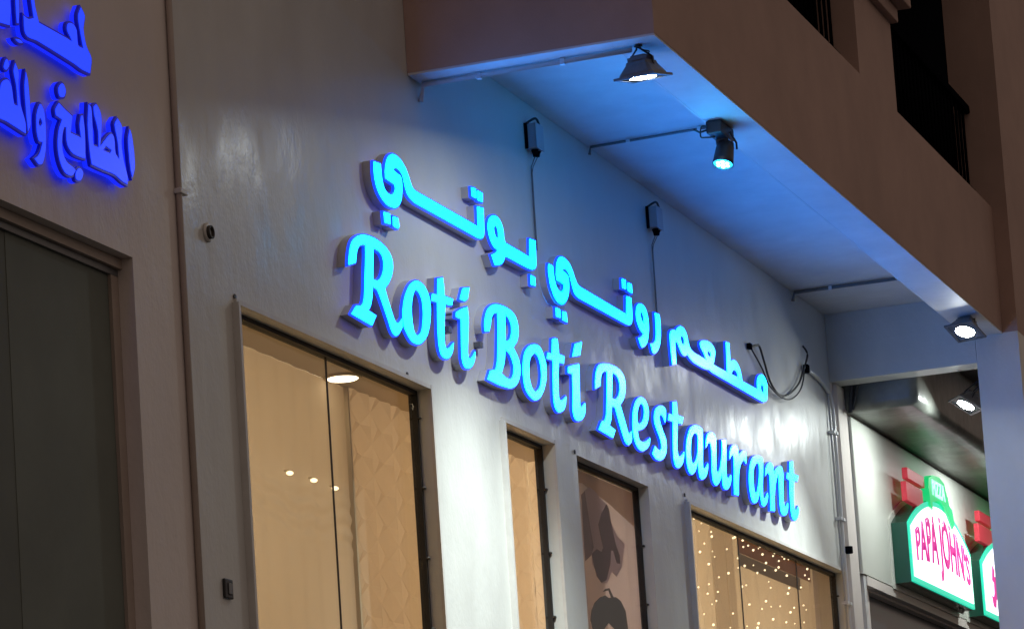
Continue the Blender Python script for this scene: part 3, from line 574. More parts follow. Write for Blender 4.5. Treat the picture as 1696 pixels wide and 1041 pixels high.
SMALL_BLOCKS = {'i': ((16.513, 16.583, 5.385, 5.420), (16.453, 16.513, 5.300, 5.345)), 'B': ((16.928, 16.988, 5.305, 5.345),)}  # small grey blocks on the wall behind the i and the B
def letter(key, label, group, mats, yface, back=-0.0005, rim=0.0050):
    loops, extra = GLYPHS[key]
    loops = orient([decode(s) for s in loops])
    dots = [orient([decode(s)]) for s in extra]
    allx = [p[0] for p in loops[0]]; allz = [p[1] for p in loops[0]]
    t = thing('sign_letter', label, 'letter', ((min(allx) + max(allx)) / 2, 0, min(allz)), group)
    fm, tm, rm = mats
    def piece(nm, lps):
        out = offset(lps, rim)
        s = ob(nm + 'side', slab(bmesh.new(), out, yface + 0.018, back), rm, t)
        for q in s.data.polygons: q.use_smooth = False
        ob(nm + 'edge', slab(bmesh.new(), out, yface + 0.003, yface + 0.017), tm, t)
        ob(nm + 'face', slab(bmesh.new(), offset(lps, -0.0035), yface, yface + 0.002), fm, t)
    piece('', loops)
    for d in dots: piece('dot_', d)
    for (x0, x1, z0, z1) in SMALL_BLOCKS.get(key, ()):
        ob('small_block', bx(x0, x0 + (x1 - x0) * 0.75, -0.04, -0.0005, z0, z0 + (z1 - z0) * 0.75, bev=0.003), M['lamp_body'], t)
    return t
CY = (M['cyan'], M['cyan_trim'], M['return'])
BL = (M['blue'], M['blue_trim'], M['glow_return'])
LAT = 'cyan Latin letters of the lit restaurant sign'
ARA = 'cyan Arabic letters of the lit restaurant sign'
NEI = 'blue Arabic letters of the neighbouring sign'
for i, (k, lb) in enumerate([
    ('R', 'glowing cyan capital R that begins the word Roti'), ('o', 'glowing cyan letter o after the capital R of Roti'),
    ('t', 'glowing cyan letter t in the middle of Roti'), ('i', 'glowing cyan letter i at the end of Roti'),
    ('B', 'glowing cyan capital B that begins the word Boti'), ('o2', 'glowing cyan letter o after the capital B of Boti'),
    ('t2', 'glowing cyan letter t in the middle of Boti'), ('i2', 'glowing cyan letter i at the end of Boti'),
    ('R2', 'glowing cyan capital R that begins the word Restaurant'), ('e', 'glowing cyan letter e, second letter of Restaurant'),
    ('s', 'glowing cyan letter s, the only s in Restaurant'), ('t3', 'glowing cyan letter t between s and a in Restaurant'),
    ('a', 'glowing cyan letter a before the u in Restaurant'), ('u', 'glowing cyan letter u in Restaurant'),
    ('r', 'glowing cyan small r after the u in Restaurant'), ('a2', 'glowing cyan letter a before the n in Restaurant'),
    ('n', 'glowing cyan letter n near the end of Restaurant'), ('t4', 'glowing cyan last letter t of Restaurant by the corner')]):
    letter(k, lb, LAT, CY, -0.060 - 0.0022 * (i % 2))
for i, (k, lb) in enumerate([
    ('boti_tail', 'glowing cyan Arabic piece with long tail and two pairs of dots above Roti'),
    ('boti_head', 'glowing cyan Arabic looped piece with one dot below, above Boti'),
    ('roti_tail', 'glowing cyan Arabic long tailed piece with dots above Boti and Restaurant'),
    ('waw', 'glowing cyan Arabic looped waw right of the second long tailed piece'),
    ('ra', 'glowing cyan plain Arabic hook between the waw and the last word'),
    ('matam', 'glowing cyan Arabic last joined word at the right end of its row')]):
    letter(k, lb, ARA, CY, -0.060 - 0.0022 * (i % 2))
for i, (k, lb) in enumerate([
    ('b_alef', 'thin blue Arabic upright nearest the conduit, lower row'), ('b_lmta', 'blue Arabic joined piece with three uprights, lower row'),
    ('b_bkh', 'blue Arabic hooked piece with dots above and below it'), ('b_waw', 'blue Arabic looped waw in the lower row'),
    ('b_alef2', 'thin blue Arabic upright left of the waw'), ('b_lq', 'blue Arabic joined piece cut by the left photo edge, lower row'),
    ('b_top', 'long blue Arabic piece in the upper row'), ('b_stem', 'thin blue Arabic upright in the upper row'),
    ('b_block', 'blue Arabic piece at the top left corner of the photo')]):
    letter(k, lb, NEI, BL, -0.058 - 0.002 * (i % 2), back=-0.022, rim=0.005)

# ------------------------------------------------------------------ lamps under the balcony
def flood(loc, aim, label, mount, watts, cone, lens='flood_lens', group='white floodlights'):
    d = Vector(aim).normalized()
    q = d.to_track_quat('-Z', 'Y')
    t = thing('floodlight', label, 'floodlight', loc, group, rot=q)
    def w(nm, bm, mt, sm=False): return ob(nm, bm, mt, t, sm, world=False)
    b = bmesh.new()                                            # tapering cast body, light leaves towards -z
    prof = [(0.135, 0.0), (0.128, 0.022), (0.088, 0.085), (0.083, 0.105), (0.060, 0.112), (0.055, 0.150)]
    rings = []
    for s, z in prof:
        c = s * 0.86
        rings.append([b.verts.new((x, y, z)) for x, y in ((s, c), (c, s), (-c, s), (-s, c), (-s, -c), (-c, -s), (c, -s), (s, -c))])
    for A, B in zip(rings, rings[1:]):
        for k in range(8): b.faces.new((A[k], A[(k + 1) % 8], B[(k + 1) % 8], B[k]))
    b.faces.new(rings[-1])
    w('housing', b, M['lamp_body'])
    b = bmesh.new()
    for k in range(7):
        y = -0.06 + k * 0.02
        box(b, -0.075, 0.075, y - 0.002, y + 0.002, 0.108, 0.138)
    w('cooling_fins', b, M['lamp_body'])
    b = bmesh.new()
    for x0, x1, y0, y1 in ((-0.160, 0.160, 0.128, 0.150), (-0.160, 0.160, -0.150, -0.128), (-0.160, -0.128, -0.128, 0.128), (0.128, 0.160, -0.128, 0.128)):
        box(b, x0, x1, y0, y1, -0.014, 0.004)
    w('front_frame', b, M['lamp_body'])
    b = bmesh.new()
    o1 = [b.verts.new((x * 0.126, y * 0.126, -0.006)) for x, y in ((1, 1), (-1, 1), (-1, -1), (1, -1))]
    o2 = [b.verts.new((x * 0.062, y * 0.062, 0.012)) for x, y in ((1, 1), (-1, 1), (-1, -1), (1, -1))]
    for k in range(4): b.faces.new((o1[k], o1[(k + 1) % 4], o2[(k + 1) % 4], o2[k]))
    b.faces.new(o2)
    w('reflector', b, M['reflector'])
    w('bezel', lathe(bmesh.new(), [(0.002, -0.0066), (0.0955, -0.0066), (0.096, -0.0110), (0.104, -0.0110), (0.104, -0.005)], 28), M['bezel'], True)
    b = bmesh.new(); b.faces.new([b.verts.new((0.095 * cos(2 * pi * k / 28), 0.095 * sin(2 * pi * k / 28), -0.0080)) for k in range(28)])
    w('lens', b, M[lens])
    # bracket from the back of the body up to the beam
    S = 0.72; t.scale = (S, S, S)
    inv = q.to_matrix().inverted()
    top = inv @ (Vector(mount) - Vector(loc)) / S
    for s in (-1, 1):
        w('bracket_arm', tube(bmesh.new(), [(s * 0.095, 0, 0.05), (s * 0.09, 0.0, 0.13), (top.x + s * 0.018, top.y, top.z - 0.03), (top.x + s * 0.012, top.y, top.z)], 0.007, 8), M['lamp_black'])
    b = bmesh.new(); tube(b, spline([(0.02, 0.03, 0.14), (0.05, 0.05, 0.17), (top.x + 0.03, top.y + 0.02, top.z - 0.04), (top.x - 0.02, top.y, top.z - 0.005)]), 0.006, 8)
    w('lead', b, M['cable'])
    b = bmesh.new(); lathe(b, [(0.03, -0.012), (0.03, 0.0)], 14, tuple(top))
    w('base_plate', b, M['lamp_black'])
    ld = bpy.data.lights.new('flood_light', 'SPOT')
    ld.energy = watts; ld.color = FLOOD_COL; ld.spot_size = radians(cone); ld.spot_blend = 1.0; ld.shadow_soft_size = 0.03
    lo = bpy.data.objects.new('flood_light', ld); COL.objects.link(lo); lo.parent = t; lo.location = (0, 0, -0.05)
    return t
flood((16.385, -1.20, 6.46), (0.16, -0.03, -0.98), 'white floodlight hanging at the near corner of the balcony beam', (16.30, -1.21, 6.600), FLOOD_W, 92)
flood((24.02, -1.22, 6.49), (-0.40, 0.13, -0.90), 'white floodlight hanging at the far corner beside the pier', (24.05, -1.23, 6.600), FLOOD_W * 0.46, 94, 'flood_lens_far')

# blue par spotlight, built round its own mount
bp = thing('spotlight', 'black spotlight with cyan lit lens under the balcony beam', 'spotlight', (18.02, -1.14, 6.600))
def sp(nm, bm, mt, sm=False): return ob(nm, bm, mt, bp, sm, world=False)
sp('base_plate', bx(-0.13, 0.13, -0.045, 0.045, -0.072, -0.0005, bev=0.01), M['lamp_black'])
sp('bracket_arm', tube(bmesh.new(), [(-0.12, 0.045, -0.05), (-0.17, 0.07, -0.07), (-0.24, 0.08, -0.07)], 0.006, 8), M['lamp_black'])
sp('bracket_arm', tube(bmesh.new(), [(0.02, -0.05, -0.04), (0.05, -0.075, -0.10), (0.07, -0.07, -0.13)], 0.006, 8), M['lamp_black'])
sp('lead', tube(bmesh.new(), spline([(-0.13, 0.04, -0.03), (-0.20, 0.05, -0.05), (-0.19, 0.06, -0.10), (-0.12, 0.05, -0.09), (-0.05, 0.02, -0.075)]), 0.0045, 8), M['cable'])
sp('knuckle', bx(0.0, 0.06, -0.03, 0.03, -0.11, -0.071, bev=0.008), M['lamp_black'])
aimd = Vector((-0.30, 0.10, -0.95)).normalized()
cq = aimd.to_track_quat('-Z', 'Y')
hc = Vector((0.02, -0.01, -0.155))
def par(nm, bm, mt, sm=True):
    bmesh.ops.scale(bm, vec=(0.70, 0.70, 0.70), verts=bm.verts)
    o = ob(nm, bm, mt, bp, sm, world=False); o.location = hc; o.rotation_mode = 'QUATERNION'; o.rotation_quaternion = cq; return o
par('can', lathe(bmesh.new(), [(0.03, 0.10), (0.068, 0.085), (0.074, 0.02), (0.080, -0.06), (0.086, -0.105), (0.076, -0.105), (0.072, -0.07), (0.01, -0.068)], 28), M['lamp_black'])
par('lens', lathe(bmesh.new(), [(0.002, -0.100), (0.074, -0.094), (0.0745, -0.082)], 28), M['blue_lens'])
for k in range(7):
    a = 2 * pi * k / 6
    c = (0.0, 0.0) if k == 6 else (0.042 * cos(a), 0.042 * sin(a))
    par('led', lathe(bmesh.new(), [(0.002, -0.112), (0.014, -0.108), (0.016, -0.101)], 12, (c[0], c[1], 0)), M['led_cell'])
ld = bpy.data.lights.new('spot_light', 'POINT')
ld.energy = BLUE_W; ld.color = BLUE_COL; ld.shadow_soft_size = 0.05
lo = bpy.data.objects.new('spot_light', ld); COL.objects.link(lo); lo.parent = bp
lo.location = hc + aimd * 0.15

# conduits on the soffit
def conduit(name_label, pts, r, clips, mt, saddle=True):
    t = thing('conduit', name_label, 'pipe', pts[0], 'conduits under the balcony')
    ob('pipe', tube(bmesh.new(), pts, r, 8), mt, t, True)
    for p in clips:
        b = bmesh.new(); box(b, p[0] - 0.014, p[0] + 0.014, p[1] - 0.012, p[1] + 0.012, p[2] - r * 1.3, p[2] + r * 1.05)
        ob('clip', b, M['pvc'], t)
    return t
conduit('dark conduit across the soffit leading to the cyan spotlight', [(19.16, -0.02, 6.86), (19.16, -0.03, 6.905), (19.13, -0.62, 6.905), (19.11, -1.06, 6.905)], 0.009, [(19.15, -0.27, 6.905), (19.12, -0.72, 6.905)], M['lamp_body'])
conduit('dark conduit across the soffit near the pier', [(23.85, -0.016, 6.84), (23.85, -0.03, 6.902), (23.86, -1.07, 6.902)], 0.013, [(23.85, -0.30, 6.902)], M['lamp_body'])
conduit('white conduit along the underside of the near end beam', [(16.33, -0.012, 6.50), (16.33, -0.03, 6.586), (16.315, -1.17, 6.586)], 0.014, [(16.325, -0.34, 6.586), (16.317, -0.80, 6.586)], M['pvc'])

# junction boxes with their leads
for i, (x, zt, zb, xw, lb) in enumerate([(18.02, 6.782, 6.640, 18.16, 'grey junction box high on the wall above the word Boti'), (20.32, 6.790, 6.655, 20.49, 'grey junction box high on the wall above the word Restaurant')]):
    t = thing('junction_box', lb, 'junction box', (x, 0, zb), 'junction boxes above the sign')
    ob('case', bx(x, x + 0.125, -0.065, -0.0005, zb, zt, bev=0.006), M['box_grey'], t)
    ob('lid', bx(x - 0.003, x + 0.128, -0.071, -0.0655, zb - 0.003, zt + 0.003, bev=0.002), M['box_grey'], t)
    ob('back_plate', bx(x - 0.006, x - 0.001, -0.02, -0.0006, zb - 0.004, zt + 0.004), M['iron'], t)
    ob('gland', lathe(bmesh.new(), [(0.012, -0.04), (0.016, -0.018), (0.022, 0.0)], 12, (x + 0.045, -0.040, zb - 0.004)), M['iron'], t)
    ob('gland', lathe(bmesh.new(), [(0.010, -0.03), (0.014, -0.012), (0.02, 0.0)], 12, (x + 0.095, -0.040, zb - 0.004)), M['iron'], t)
    ob('lead', tube(bmesh.new(), [(x + 0.045, -0.040, zb - 0.04), (x + 0.045, -0.012, zb - 0.10), (x + 0.045, -0.008, 6.06)], 0.0036, 6), M['lamp_body'], t)
    ob('lead', tube(bmesh.new(), [(x + 0.095, -0.040, zb - 0.03), (x + 0.08, -0.012, zb - 0.09), (x + 0.062, -0.010, zb - 0.13), (x + 0.060, -0.009, 6.06)], 0.0030, 6), M['lamp_body'], t)
    ob('lead', tube(bmesh.new(), spline([(x, -0.015, zt), (x + 0.03, -0.06, zt + 0.03), (x + 0.09, -0.06, zt + 0.010), (x + 0.12, -0.05, zt + 0.002)]), 0.007, 6), M['cable'], t)

t = thing('hanging_cable', 'black doubled cable drooping in a loop right of the Arabic word', 'cable', (23.2, 0, 6.05))
ob('strand', tube(bmesh.new(), spline([(22.54, -0.01, 6.275), (22.66, -0.03, 6.306), (22.75, -0.03, 6.312), (22.85, -0.03, 6.217), (22.97, -0.03, 6.101), (23.18, -0.03, 6.045), (23.44, -0.03, 6.085), (23.76, -0.03, 6.211), (23.95, -0.03, 6.349), (24.10, -0.03, 6.487), (24.06, -0.01, 6.547)]), 0.0075, 8), M['cable'], t, True)
ob('strand', tube(bmesh.new(), spline([(22.54, -0.018, 6.28), (22.77, -0.03, 6.165), (22.94, -0.03, 6.07), (23.21, -0.045, 6.025), (23.50, -0.045, 6.065), (23.80, -0.04, 6.19), (24.02, -0.02, 6.36)]), 0.0058, 8), M['cable'], t, True)
ob('cable_tie', bx(24.00, 24.06, -0.05, -0.012, 6.34, 6.40, bev=0.005), M['iron'], t)
ob('hook', bx(22.51, 22.56, -0.03, -0.0005, 6.26, 6.30, bev=0.004), M['iron'], t)

for i, (dx, r, lb) in enumerate([(0.0, 0.015, 'white pipe bending down the far end of the wall'), (-0.085, 0.009, 'thinner grey pipe beside the white pipe at the wall end')]):
    t = thing('wall_pipe', lb, 'pipe', (24.75 + dx, 0, 0.0), 'pipes at the far end of the wall')
    x = 24.775 + dx
    pts = [(24.12, -0.024, 6.372 - 0.03 * i), (24.4, -0.024, 6.362 - 0.03 * i), (x - 0.10, -0.024, 6.31 - 0.03 * i), (x - 0.02, -0.024, 6.25 - 0.03 * i), (x, -0.024, 6.13 - 0.03 * i)]
    if i: pts = [(x, -0.020, 6.30), (x, -0.020, 6.2)]
    ob('pipe', tube(bmesh.new(), spline(pts) + [(x, -0.022, 5.2), (x, -0.022, 0.0)], r, 10), M['pvc'] if i == 0 else M['steel'], t, True)
    for z in (6.0, 5.35, 4.72, 3.9):
        ob('clip', bx(x - r - 0.012, x + r + 0.012, -0.05, -0.0005, z - 0.012, z + 0.012, bev=0.004), M['pvc'], t)
ob('stub', lathe(bmesh.new(), [(0.035, 0), (0.035, 0.05)], 14, (24.80, -0.05, 5.10)), M['iron'], tag(thing('pipe_stub', 'dark stub sticking out beside the pipes at the wall end', 'pipe', (24.8, 0, 5.1)), 'dark stub sticking out beside the pipes at the wall end', 'pipe'))

# ------------------------------------------------------------------ pizza shop beyond the pier
M['fascia'] = mat('pale fascia panel', (0.68, 0.69, 0.63), 0.45, noise=0.04, nscale=3)
M['duct'] = mat('glossy grey bulkhead', (0.17, 0.18, 0.16), 0.33, noise=0.5, nscale=2.6, bump=0.6, bscale=5, bdist=0.02)
M['green_can'] = mat('green sign can', (0.006, 0.07, 0.045), 0.25)
M['green_lit'] = mat('lit green sign rim', (0.02, 0.4, 0.25), 0.3, emit=(0.02, 0.62, 0.40), estr=1.0)
M['green_plaque'] = mat('lit green plaque', (0.02, 0.4, 0.2), 0.3, emit=(0.01, 0.62, 0.17), estr=0.9)
M['white_lit'] = mat('lit white sign face', (0.8, 0.8, 0.8), 0.3, emit=(1.0, 0.97, 1.0), estr=1.9)
M['mint_lit'] = mat('lit mint lettering', (0.6, 0.9, 0.9), 0.3, emit=(0.55, 1.0, 0.92), estr=1.0)
M['pink_lit'] = mat('lit pink red lettering', (0.6, 0.05, 0.2), 0.3, emit=(0.62, 0.022, 0.30), estr=0.95)
M['red_tile'] = mat('red lit brick of the sign', (0.50, 0.03, 0.05), 0.4, emit=(0.62, 0.03, 0.055), estr=0.3)
pz = thing('pizza_shop', 'pizza shop front with pale fascia beyond the pier', 'building', (29, 0, 0))
ob('wall', holed_wall(24.846, 34.0, -0.05, 10.2, [(25.56, 33.5, 0.3, 4.90)], 0.0, 0.25), M['wall_b'], pz)
ob('pilaster', bx(24.90, 25.17, -0.035, -0.001, 0.0, 6.40), M['wall_b'], pz)
ob('fascia_panel', bx(25.182, 34.0, -0.06, -0.001, 4.992, 6.188, bev=0.003), M['fascia'], pz)
ob('lintel', bx(25.30, 34.0, -0.058, -0.002, 4.915, 4.985), M['wall_b'], pz)
ob('window_frame', bx(25.22, 25.298, -0.05, -0.003, 0.0, 4.984), M['pvc'], pz)
ob('window', bx(25.57, 33.5, 0.06, 0.075, 0.3, 4.898), mat('blue grey window', (0.03, 0.045, 0.06), 0.2), pz)
b = bmesh.new(); box(b, 25.12, 34.0, -0.60, -0.004, 6.215, 6.75, bev=0.07)
ob('bulkhead', b, M['duct'], pz, True)
ob('soffit', bx(25.077, 34.0, -1.2, -0.002, 6.92, 7.15), M['soffit'], pz)
ob('cable_bundle', tube(bmesh.new(), [(25.10, -0.10, 6.9), (25.10, -0.12, 6.5), (25.09, -0.08, 6.2)], 0.018, 8), M['cable'], pz)
ob('cable_bundle', tube(bmesh.new(), [(25.10, -0.20, 6.9), (25.10, -0.19, 6.55), (25.09, -0.10, 6.22)], 0.012, 8), M['cable'], pz)
flood((25.62, -0.86, 6.25), (-0.30, 0.42, -0.85), 'white floodlight above the pizza shop fascia, seen past the pier', (25.66, -1.28, 6.608), FLOOD_W * 0.036, 160, 'flood_lens_far')

flood((28.3, -0.86, 6.25), (0.10, 0.42, -0.85), 'added white floodlight lighting the pizza shop fascia, unseen behind the pier', (28.3, -1.10, 6.918), FLOOD_W * 0.05, 160, 'flood_lens_far')  # hidden floodlight added to brighten the pale fascia

def arch_top(u):                                             # u in -1..1 across the sign
    return 5.49 + 0.29 * (1 - abs(u) ** 2.0)
def pizza_sign(cx, arabic, label):
    w = 1.14; yb, yf = -0.075, -0.222
    t = thing('pizza_sign', label, 'sign', (cx, 0, 5.0), 'lightbox signs of the pizza shop')
    out = [(cx - w, 5.025), (cx + w, 5.025)] + [(cx + w * u, arch_top(u)) for u in [1 - 2 * k / 26 for k in range(27)]]
    out = orient([out])
    ob('can', slab(bmesh.new(), offset(out, 0.006), yf + 0.022, yb, True), M['green_can'], t)
    ob('rim', slab(bmesh.new(), out, yf + 0.004, yf + 0.021), M['green_lit'], t)
    inn = offset(out, -0.042)
    ob('face', slab(bmesh.new(), inn, yf, yf + 0.003), M['white_lit'], t)
    ob('backing_panel', slab(bmesh.new(), offset(out, 0.05), -0.0745, -0.0605), M['fascia'], t)
    # plaque and bricks over the arch
    pq = [(cx + a, z) for a, z in [(-.37, 5.70), (-.30, 5.69), (-.29, 5.755), (.0, 5.80), (.16, 5.77), (.30, 5.69), (.42, 5.62), (.50, 5.66), (.46, 5.78), (.36, 5.80), (.31, 5.87), (.22, 5.97), (.05, 6.0), (-.2, 5.985), (-.36, 5.94), (-.40, 5.86), (-.37, 5.80)]]
    pq = orient([pq])
    ob('plaque', slab(bmesh.new(), pq, yf - 0.014, yf + 0.05, True), M['green_plaque'], t)
    def text(body, z0, x0, x1, top, mt, y, nm, shear=0.0):
        cu = bpy.data.curves.new('tx', 'FONT'); cu.body = body; cu.fill_mode = 'FRONT'; cu.offset = 0.028; cu.resolution_u = 3
        o = bpy.data.objects.new('tx', cu); COL.objects.link(o)
        dg = bpy.context.evaluated_depsgraph_get(); me = bpy.data.meshes.new_from_object(o.evaluated_get(dg))
        bpy.data.objects.remove(o)
        bm = bmesh.new(); bm.from_mesh(me); bpy.data.meshes.remove(me)
        xs = [v.co.x for v in bm.verts]; ys = [v.co.y for v in bm.verts]
        ax, bx_, ay, by = min(xs), max(xs), min(ys), max(ys)
        bmesh.ops.subdivide_edges(bm, edges=[e for e in bm.edges if e.calc_length() > 0.25], cuts=2)
        for v in bm.verts:
            x = x0 + (v.co.x - ax) / (bx_ - ax) * (x1 - x0); f = (v.co.y - ay) / (by - ay)
            v.co = (x, y, z0(x) + f * (top(x) - z0(x)))
        r = bmesh.ops.extrude_face_region(bm, geom=list(bm.faces))
        for v in [q for q in r['geom'] if isinstance(q, bmesh.types.BMVert)]: v.co.y += 0.004
        return ob(nm, bm, mt, t)
    text('PIZZA', lambda x: 5.815 - 0.0 * x, cx - 0.27, cx + 0.20, lambda x: 5.945, M['mint_lit'], yf - 0.020, 'lettering')
    if not arabic:
        text("PAPA JOHN'S", lambda x: 5.13, cx - 0.98, cx + 1.02, lambda x: arch_top((x - cx) / w) - 0.105, M['pink_lit'], yf - 0.006, 'lettering')
    else:
        for k, pl in enumerate(([(-0.78, 5.36), (-0.70, 5.34), (-0.66, 5.46), (-0.72, 5.50)], [(-0.66, 5.20), (-0.70, 5.12), (-0.80, 5.13), (-0.84, 5.22), (-0.77, 5.21), (-0.72, 5.25), (-0.70, 5.40), (-0.62, 5.40), (-0.60, 5.30), (-0.30, 5.28), (-0.30, 5.20), (-0.58, 5.21)], [(-0.2, 5.2), (0.7, 5.2), (0.8, 5.5), (0.7, 5.5), (0.62, 5.28), (-0.2, 5.28)])):
            ob('lettering', slab(bmesh.new(), orient([[(cx + a, z) for a, z in pl]]), yf - 0.006, yf - 0.001), M['pink_lit'], t)
    for (a0, a1, z0, z1, dy) in ((-1.08, -0.50, 5.67, 5.825, 0.0), (-1.00, -0.40, 5.855, 5.945, 0.0)):
        ob('brick', bx(cx + a0, cx + a1, yf + 0.015, yf + 0.06, z0, z1, bev=0.006), M['red_tile'], t)
    for k in range(2):
        ob('fixing', tube(bmesh.new(), [(cx + 0.95 + 0.1 * k, -0.15, 5.04), (cx + 0.95 + 0.1 * k, -0.12, 4.99)], 0.014, 8), M['pvc'], t)
    return t
pizza_sign(27.33, False, "white and green lightbox reading PAPA JOHN'S on the pale fascia")
pizza_sign(30.05, True, 'second white and green lightbox with Arabic, mostly hidden by the pier')

# ------------------------------------------------------------------ behind the panes
M['cream'] = mat('cream interior plaster', (0.60, 0.47, 0.28), 0.55, noise=0.06, nscale=2)
M['cream2'] = mat('cream moulding', (0.64, 0.53, 0.36), 0.5)
M['relief'] = mat('sand relief panel', (0.60, 0.50, 0.39), 0.5, noise=0.05, nscale=4)
M['brown'] = mat('brown timber band', (0.50, 0.32, 0.17), 0.5, noise=0.2, nscale=4)
M['grey_band'] = mat('grey band', (0.42, 0.39, 0.34), 0.5)
M['curtain'] = mat('sheer beige curtain', (0.60, 0.53, 0.43), 0.8, noise=0.10, nscale=1.6)
M['warm_lens'] = mat('lit ceiling lamp', (1, 0.9, 0.7), 0.4, emit=(1.0, 0.80, 0.52), estr=7.0)
M['warm_bulb'] = mat('lit fairy bulb', (1, 0.9, 0.7), 0.4, emit=(1.0, 0.80, 0.50), estr=2.2)
def translucent(mt, f=0.6):
    nt = mt.node_tree; b = nt.nodes['Principled BSDF']; out = nt.nodes['Material Output']
    tl = nt.nodes.new('ShaderNodeBsdfTranslucent'); mx = nt.nodes.new('ShaderNodeMixShader'); mx.inputs[0].default_value = f
    tl.inputs[0].default_value = b.inputs['Base Color'].default_value
    nt.links.new(b.outputs[0], mx.inputs[1]); nt.links.new(tl.outputs[0], mx.inputs[2]); nt.links.new(mx.outputs[0], out.inputs[0])
M['curtain2'] = mat('paler sheer curtain', (0.70, 0.64, 0.56), 0.8)
M['dome'] = mat('pale green sheer shade', (0.58, 0.55, 0.42), 0.6)
for k in ('curtain', 'curtain2', 'relief', 'grey_band', 'brown', 'dome'): translucent(M[k], 0.75)
it = thing('restaurant_interior', 'warm curtained dining room glowing behind the shop windows', 'room', (20, 1.5, 0))
ob('floor', bx(13.4, 27.4, 0.13, 3.1, 0.02, 0.12), M['cream'], it)
ob('back_wall', bx(13.3, 27.4, 3.1, 3.2, 0.12, 5.5), M['cream'], it)
ob('side_wall', bx(13.27, 13.39, 0.13, 3.098, 0.12, 5.5), M['cream'], it)
ob('side_wall', bx(27.3, 27.4, 0.13, 3.098, 0.12, 5.5), M['cream'], it)
ob('ceiling', bx(13.4, 27.29, 0.56, 3.098, 5.36, 5.50), M['cream2'], it)
ob('ceiling', bx(13.4, 18.74, 0.118, 0.558, 4.985, 5.50), M['cream2'], it)
ob('ceiling', bx(20.36, 27.29, 0.118, 0.558, 5.25, 5.50), M['cream2'], it)
ob('partition_edge', bx(20.30, 20.35, 0.118, 0.55, 0.13, 5.49), M['cream2'], it)
ob('partition_edge', bx(15.968, 15.985, 0.35, 0.42, 0.13, 4.984), M['cream2'], it)
# relief partition close behind the first two windows
def relief(o, u, w, z0, z1, a=0.150, c=0.165, d=0.017):
    """lattice of triangles, each a low faceted pyramid; nodes lie on columns a apart"""
    bm = bmesh.new(); u = Vector(u).normalized(); nrm = Vector((u.y, -u.x, 0))
    V = {}
    def node(i, j):
        if (i, j) not in V:
            V[i, j] = bm.verts.new(Vector(o) + u * min(w, i * a) + Vector((0, 0, min(z1, z0 + (j + 0.5 * (i % 2)) * c))))
        return V[i, j]
    nx = int(w / a) + 1; nz = int((z1 - z0) / c)
    for i in range(nx):
        for j in range(nz):
            if i % 2 == 0: T = [((i, j), (i + 1, j), (i, j + 1)), ((i + 1, j), (i + 1, j + 1), (i, j + 1))]
            else: T = [((i, j), (i + 1, j), (i + 1, j + 1)), ((i, j), (i + 1, j + 1), (i, j + 1))]
            for q, tr in enumerate(T):
                p = [node(*k) for k in tr]
                cen = (p[0].co + p[1].co + p[2].co) / 3 + nrm * (d if q == 0 else d * 0.12)
                cv = bm.verts.new(cen)
                for k in range(3):
                    try: bm.faces.new((p[k], p[(k + 1) % 3], cv))
                    except ValueError: pass
    return bm
ob('relief_panel', relief((15.987, 0.36, 0.14), (1, 0, 0), 2.745, 0.14, 4.98), M['relief'], it)
ob('relief_panel', relief((18.735, 0.357, 0.14), (0.97, -0.24, 0), 0.58, 0.14, 4.98), M['relief'], it)
def pleats(x0, x1, y, z0, z1, amp, wl, seed, reflection_waves=False):
    bm = bmesh.new(); n = int((x1 - x0) / wl * 8); rows = []
    rnd = random.Random(seed); ph = [rnd.uniform(-0.5, 0.5) for _ in range(n + 1)]
    zl = [z0, z0 + 1.5] + ([4.08 + 0.014 * q for q in range(27)] if reflection_waves else [(z0 + z1) / 2]) + [z1 - 0.05, z1]
    def dy(x, z):
        if not reflection_waves or z < 4.08 or z > 4.46: return 0.0
        return -0.006 * max(0.0, sin(pi * (z - 4.08) / 0.37)) * sin(2 * pi * (z + 0.05 * sin(x * 4.2) + 0.012 * sin(x * 17)) / 0.085)  # ripples shaped into the curtain for the wavy reflection in the glass
    for zz in zl:
        rows.append([bm.verts.new((x0 + (x1 - x0) * k / n, y + amp * sin(2 * pi * k / 8 + ph[k]) + dy(x0 + (x1 - x0) * k / n, zz), zz)) for k in range(n + 1)])
    for A, B in zip(rows, rows[1:]):
        for k in range(n): bm.faces.new((A[k], A[k + 1], B[k + 1], B[k]))
    return bm
ob('curtain', pleats(13.40, 15.967, 0.37, 0.13, 4.984, 0.004, 0.21, 3, True), M['curtain'], it, True)
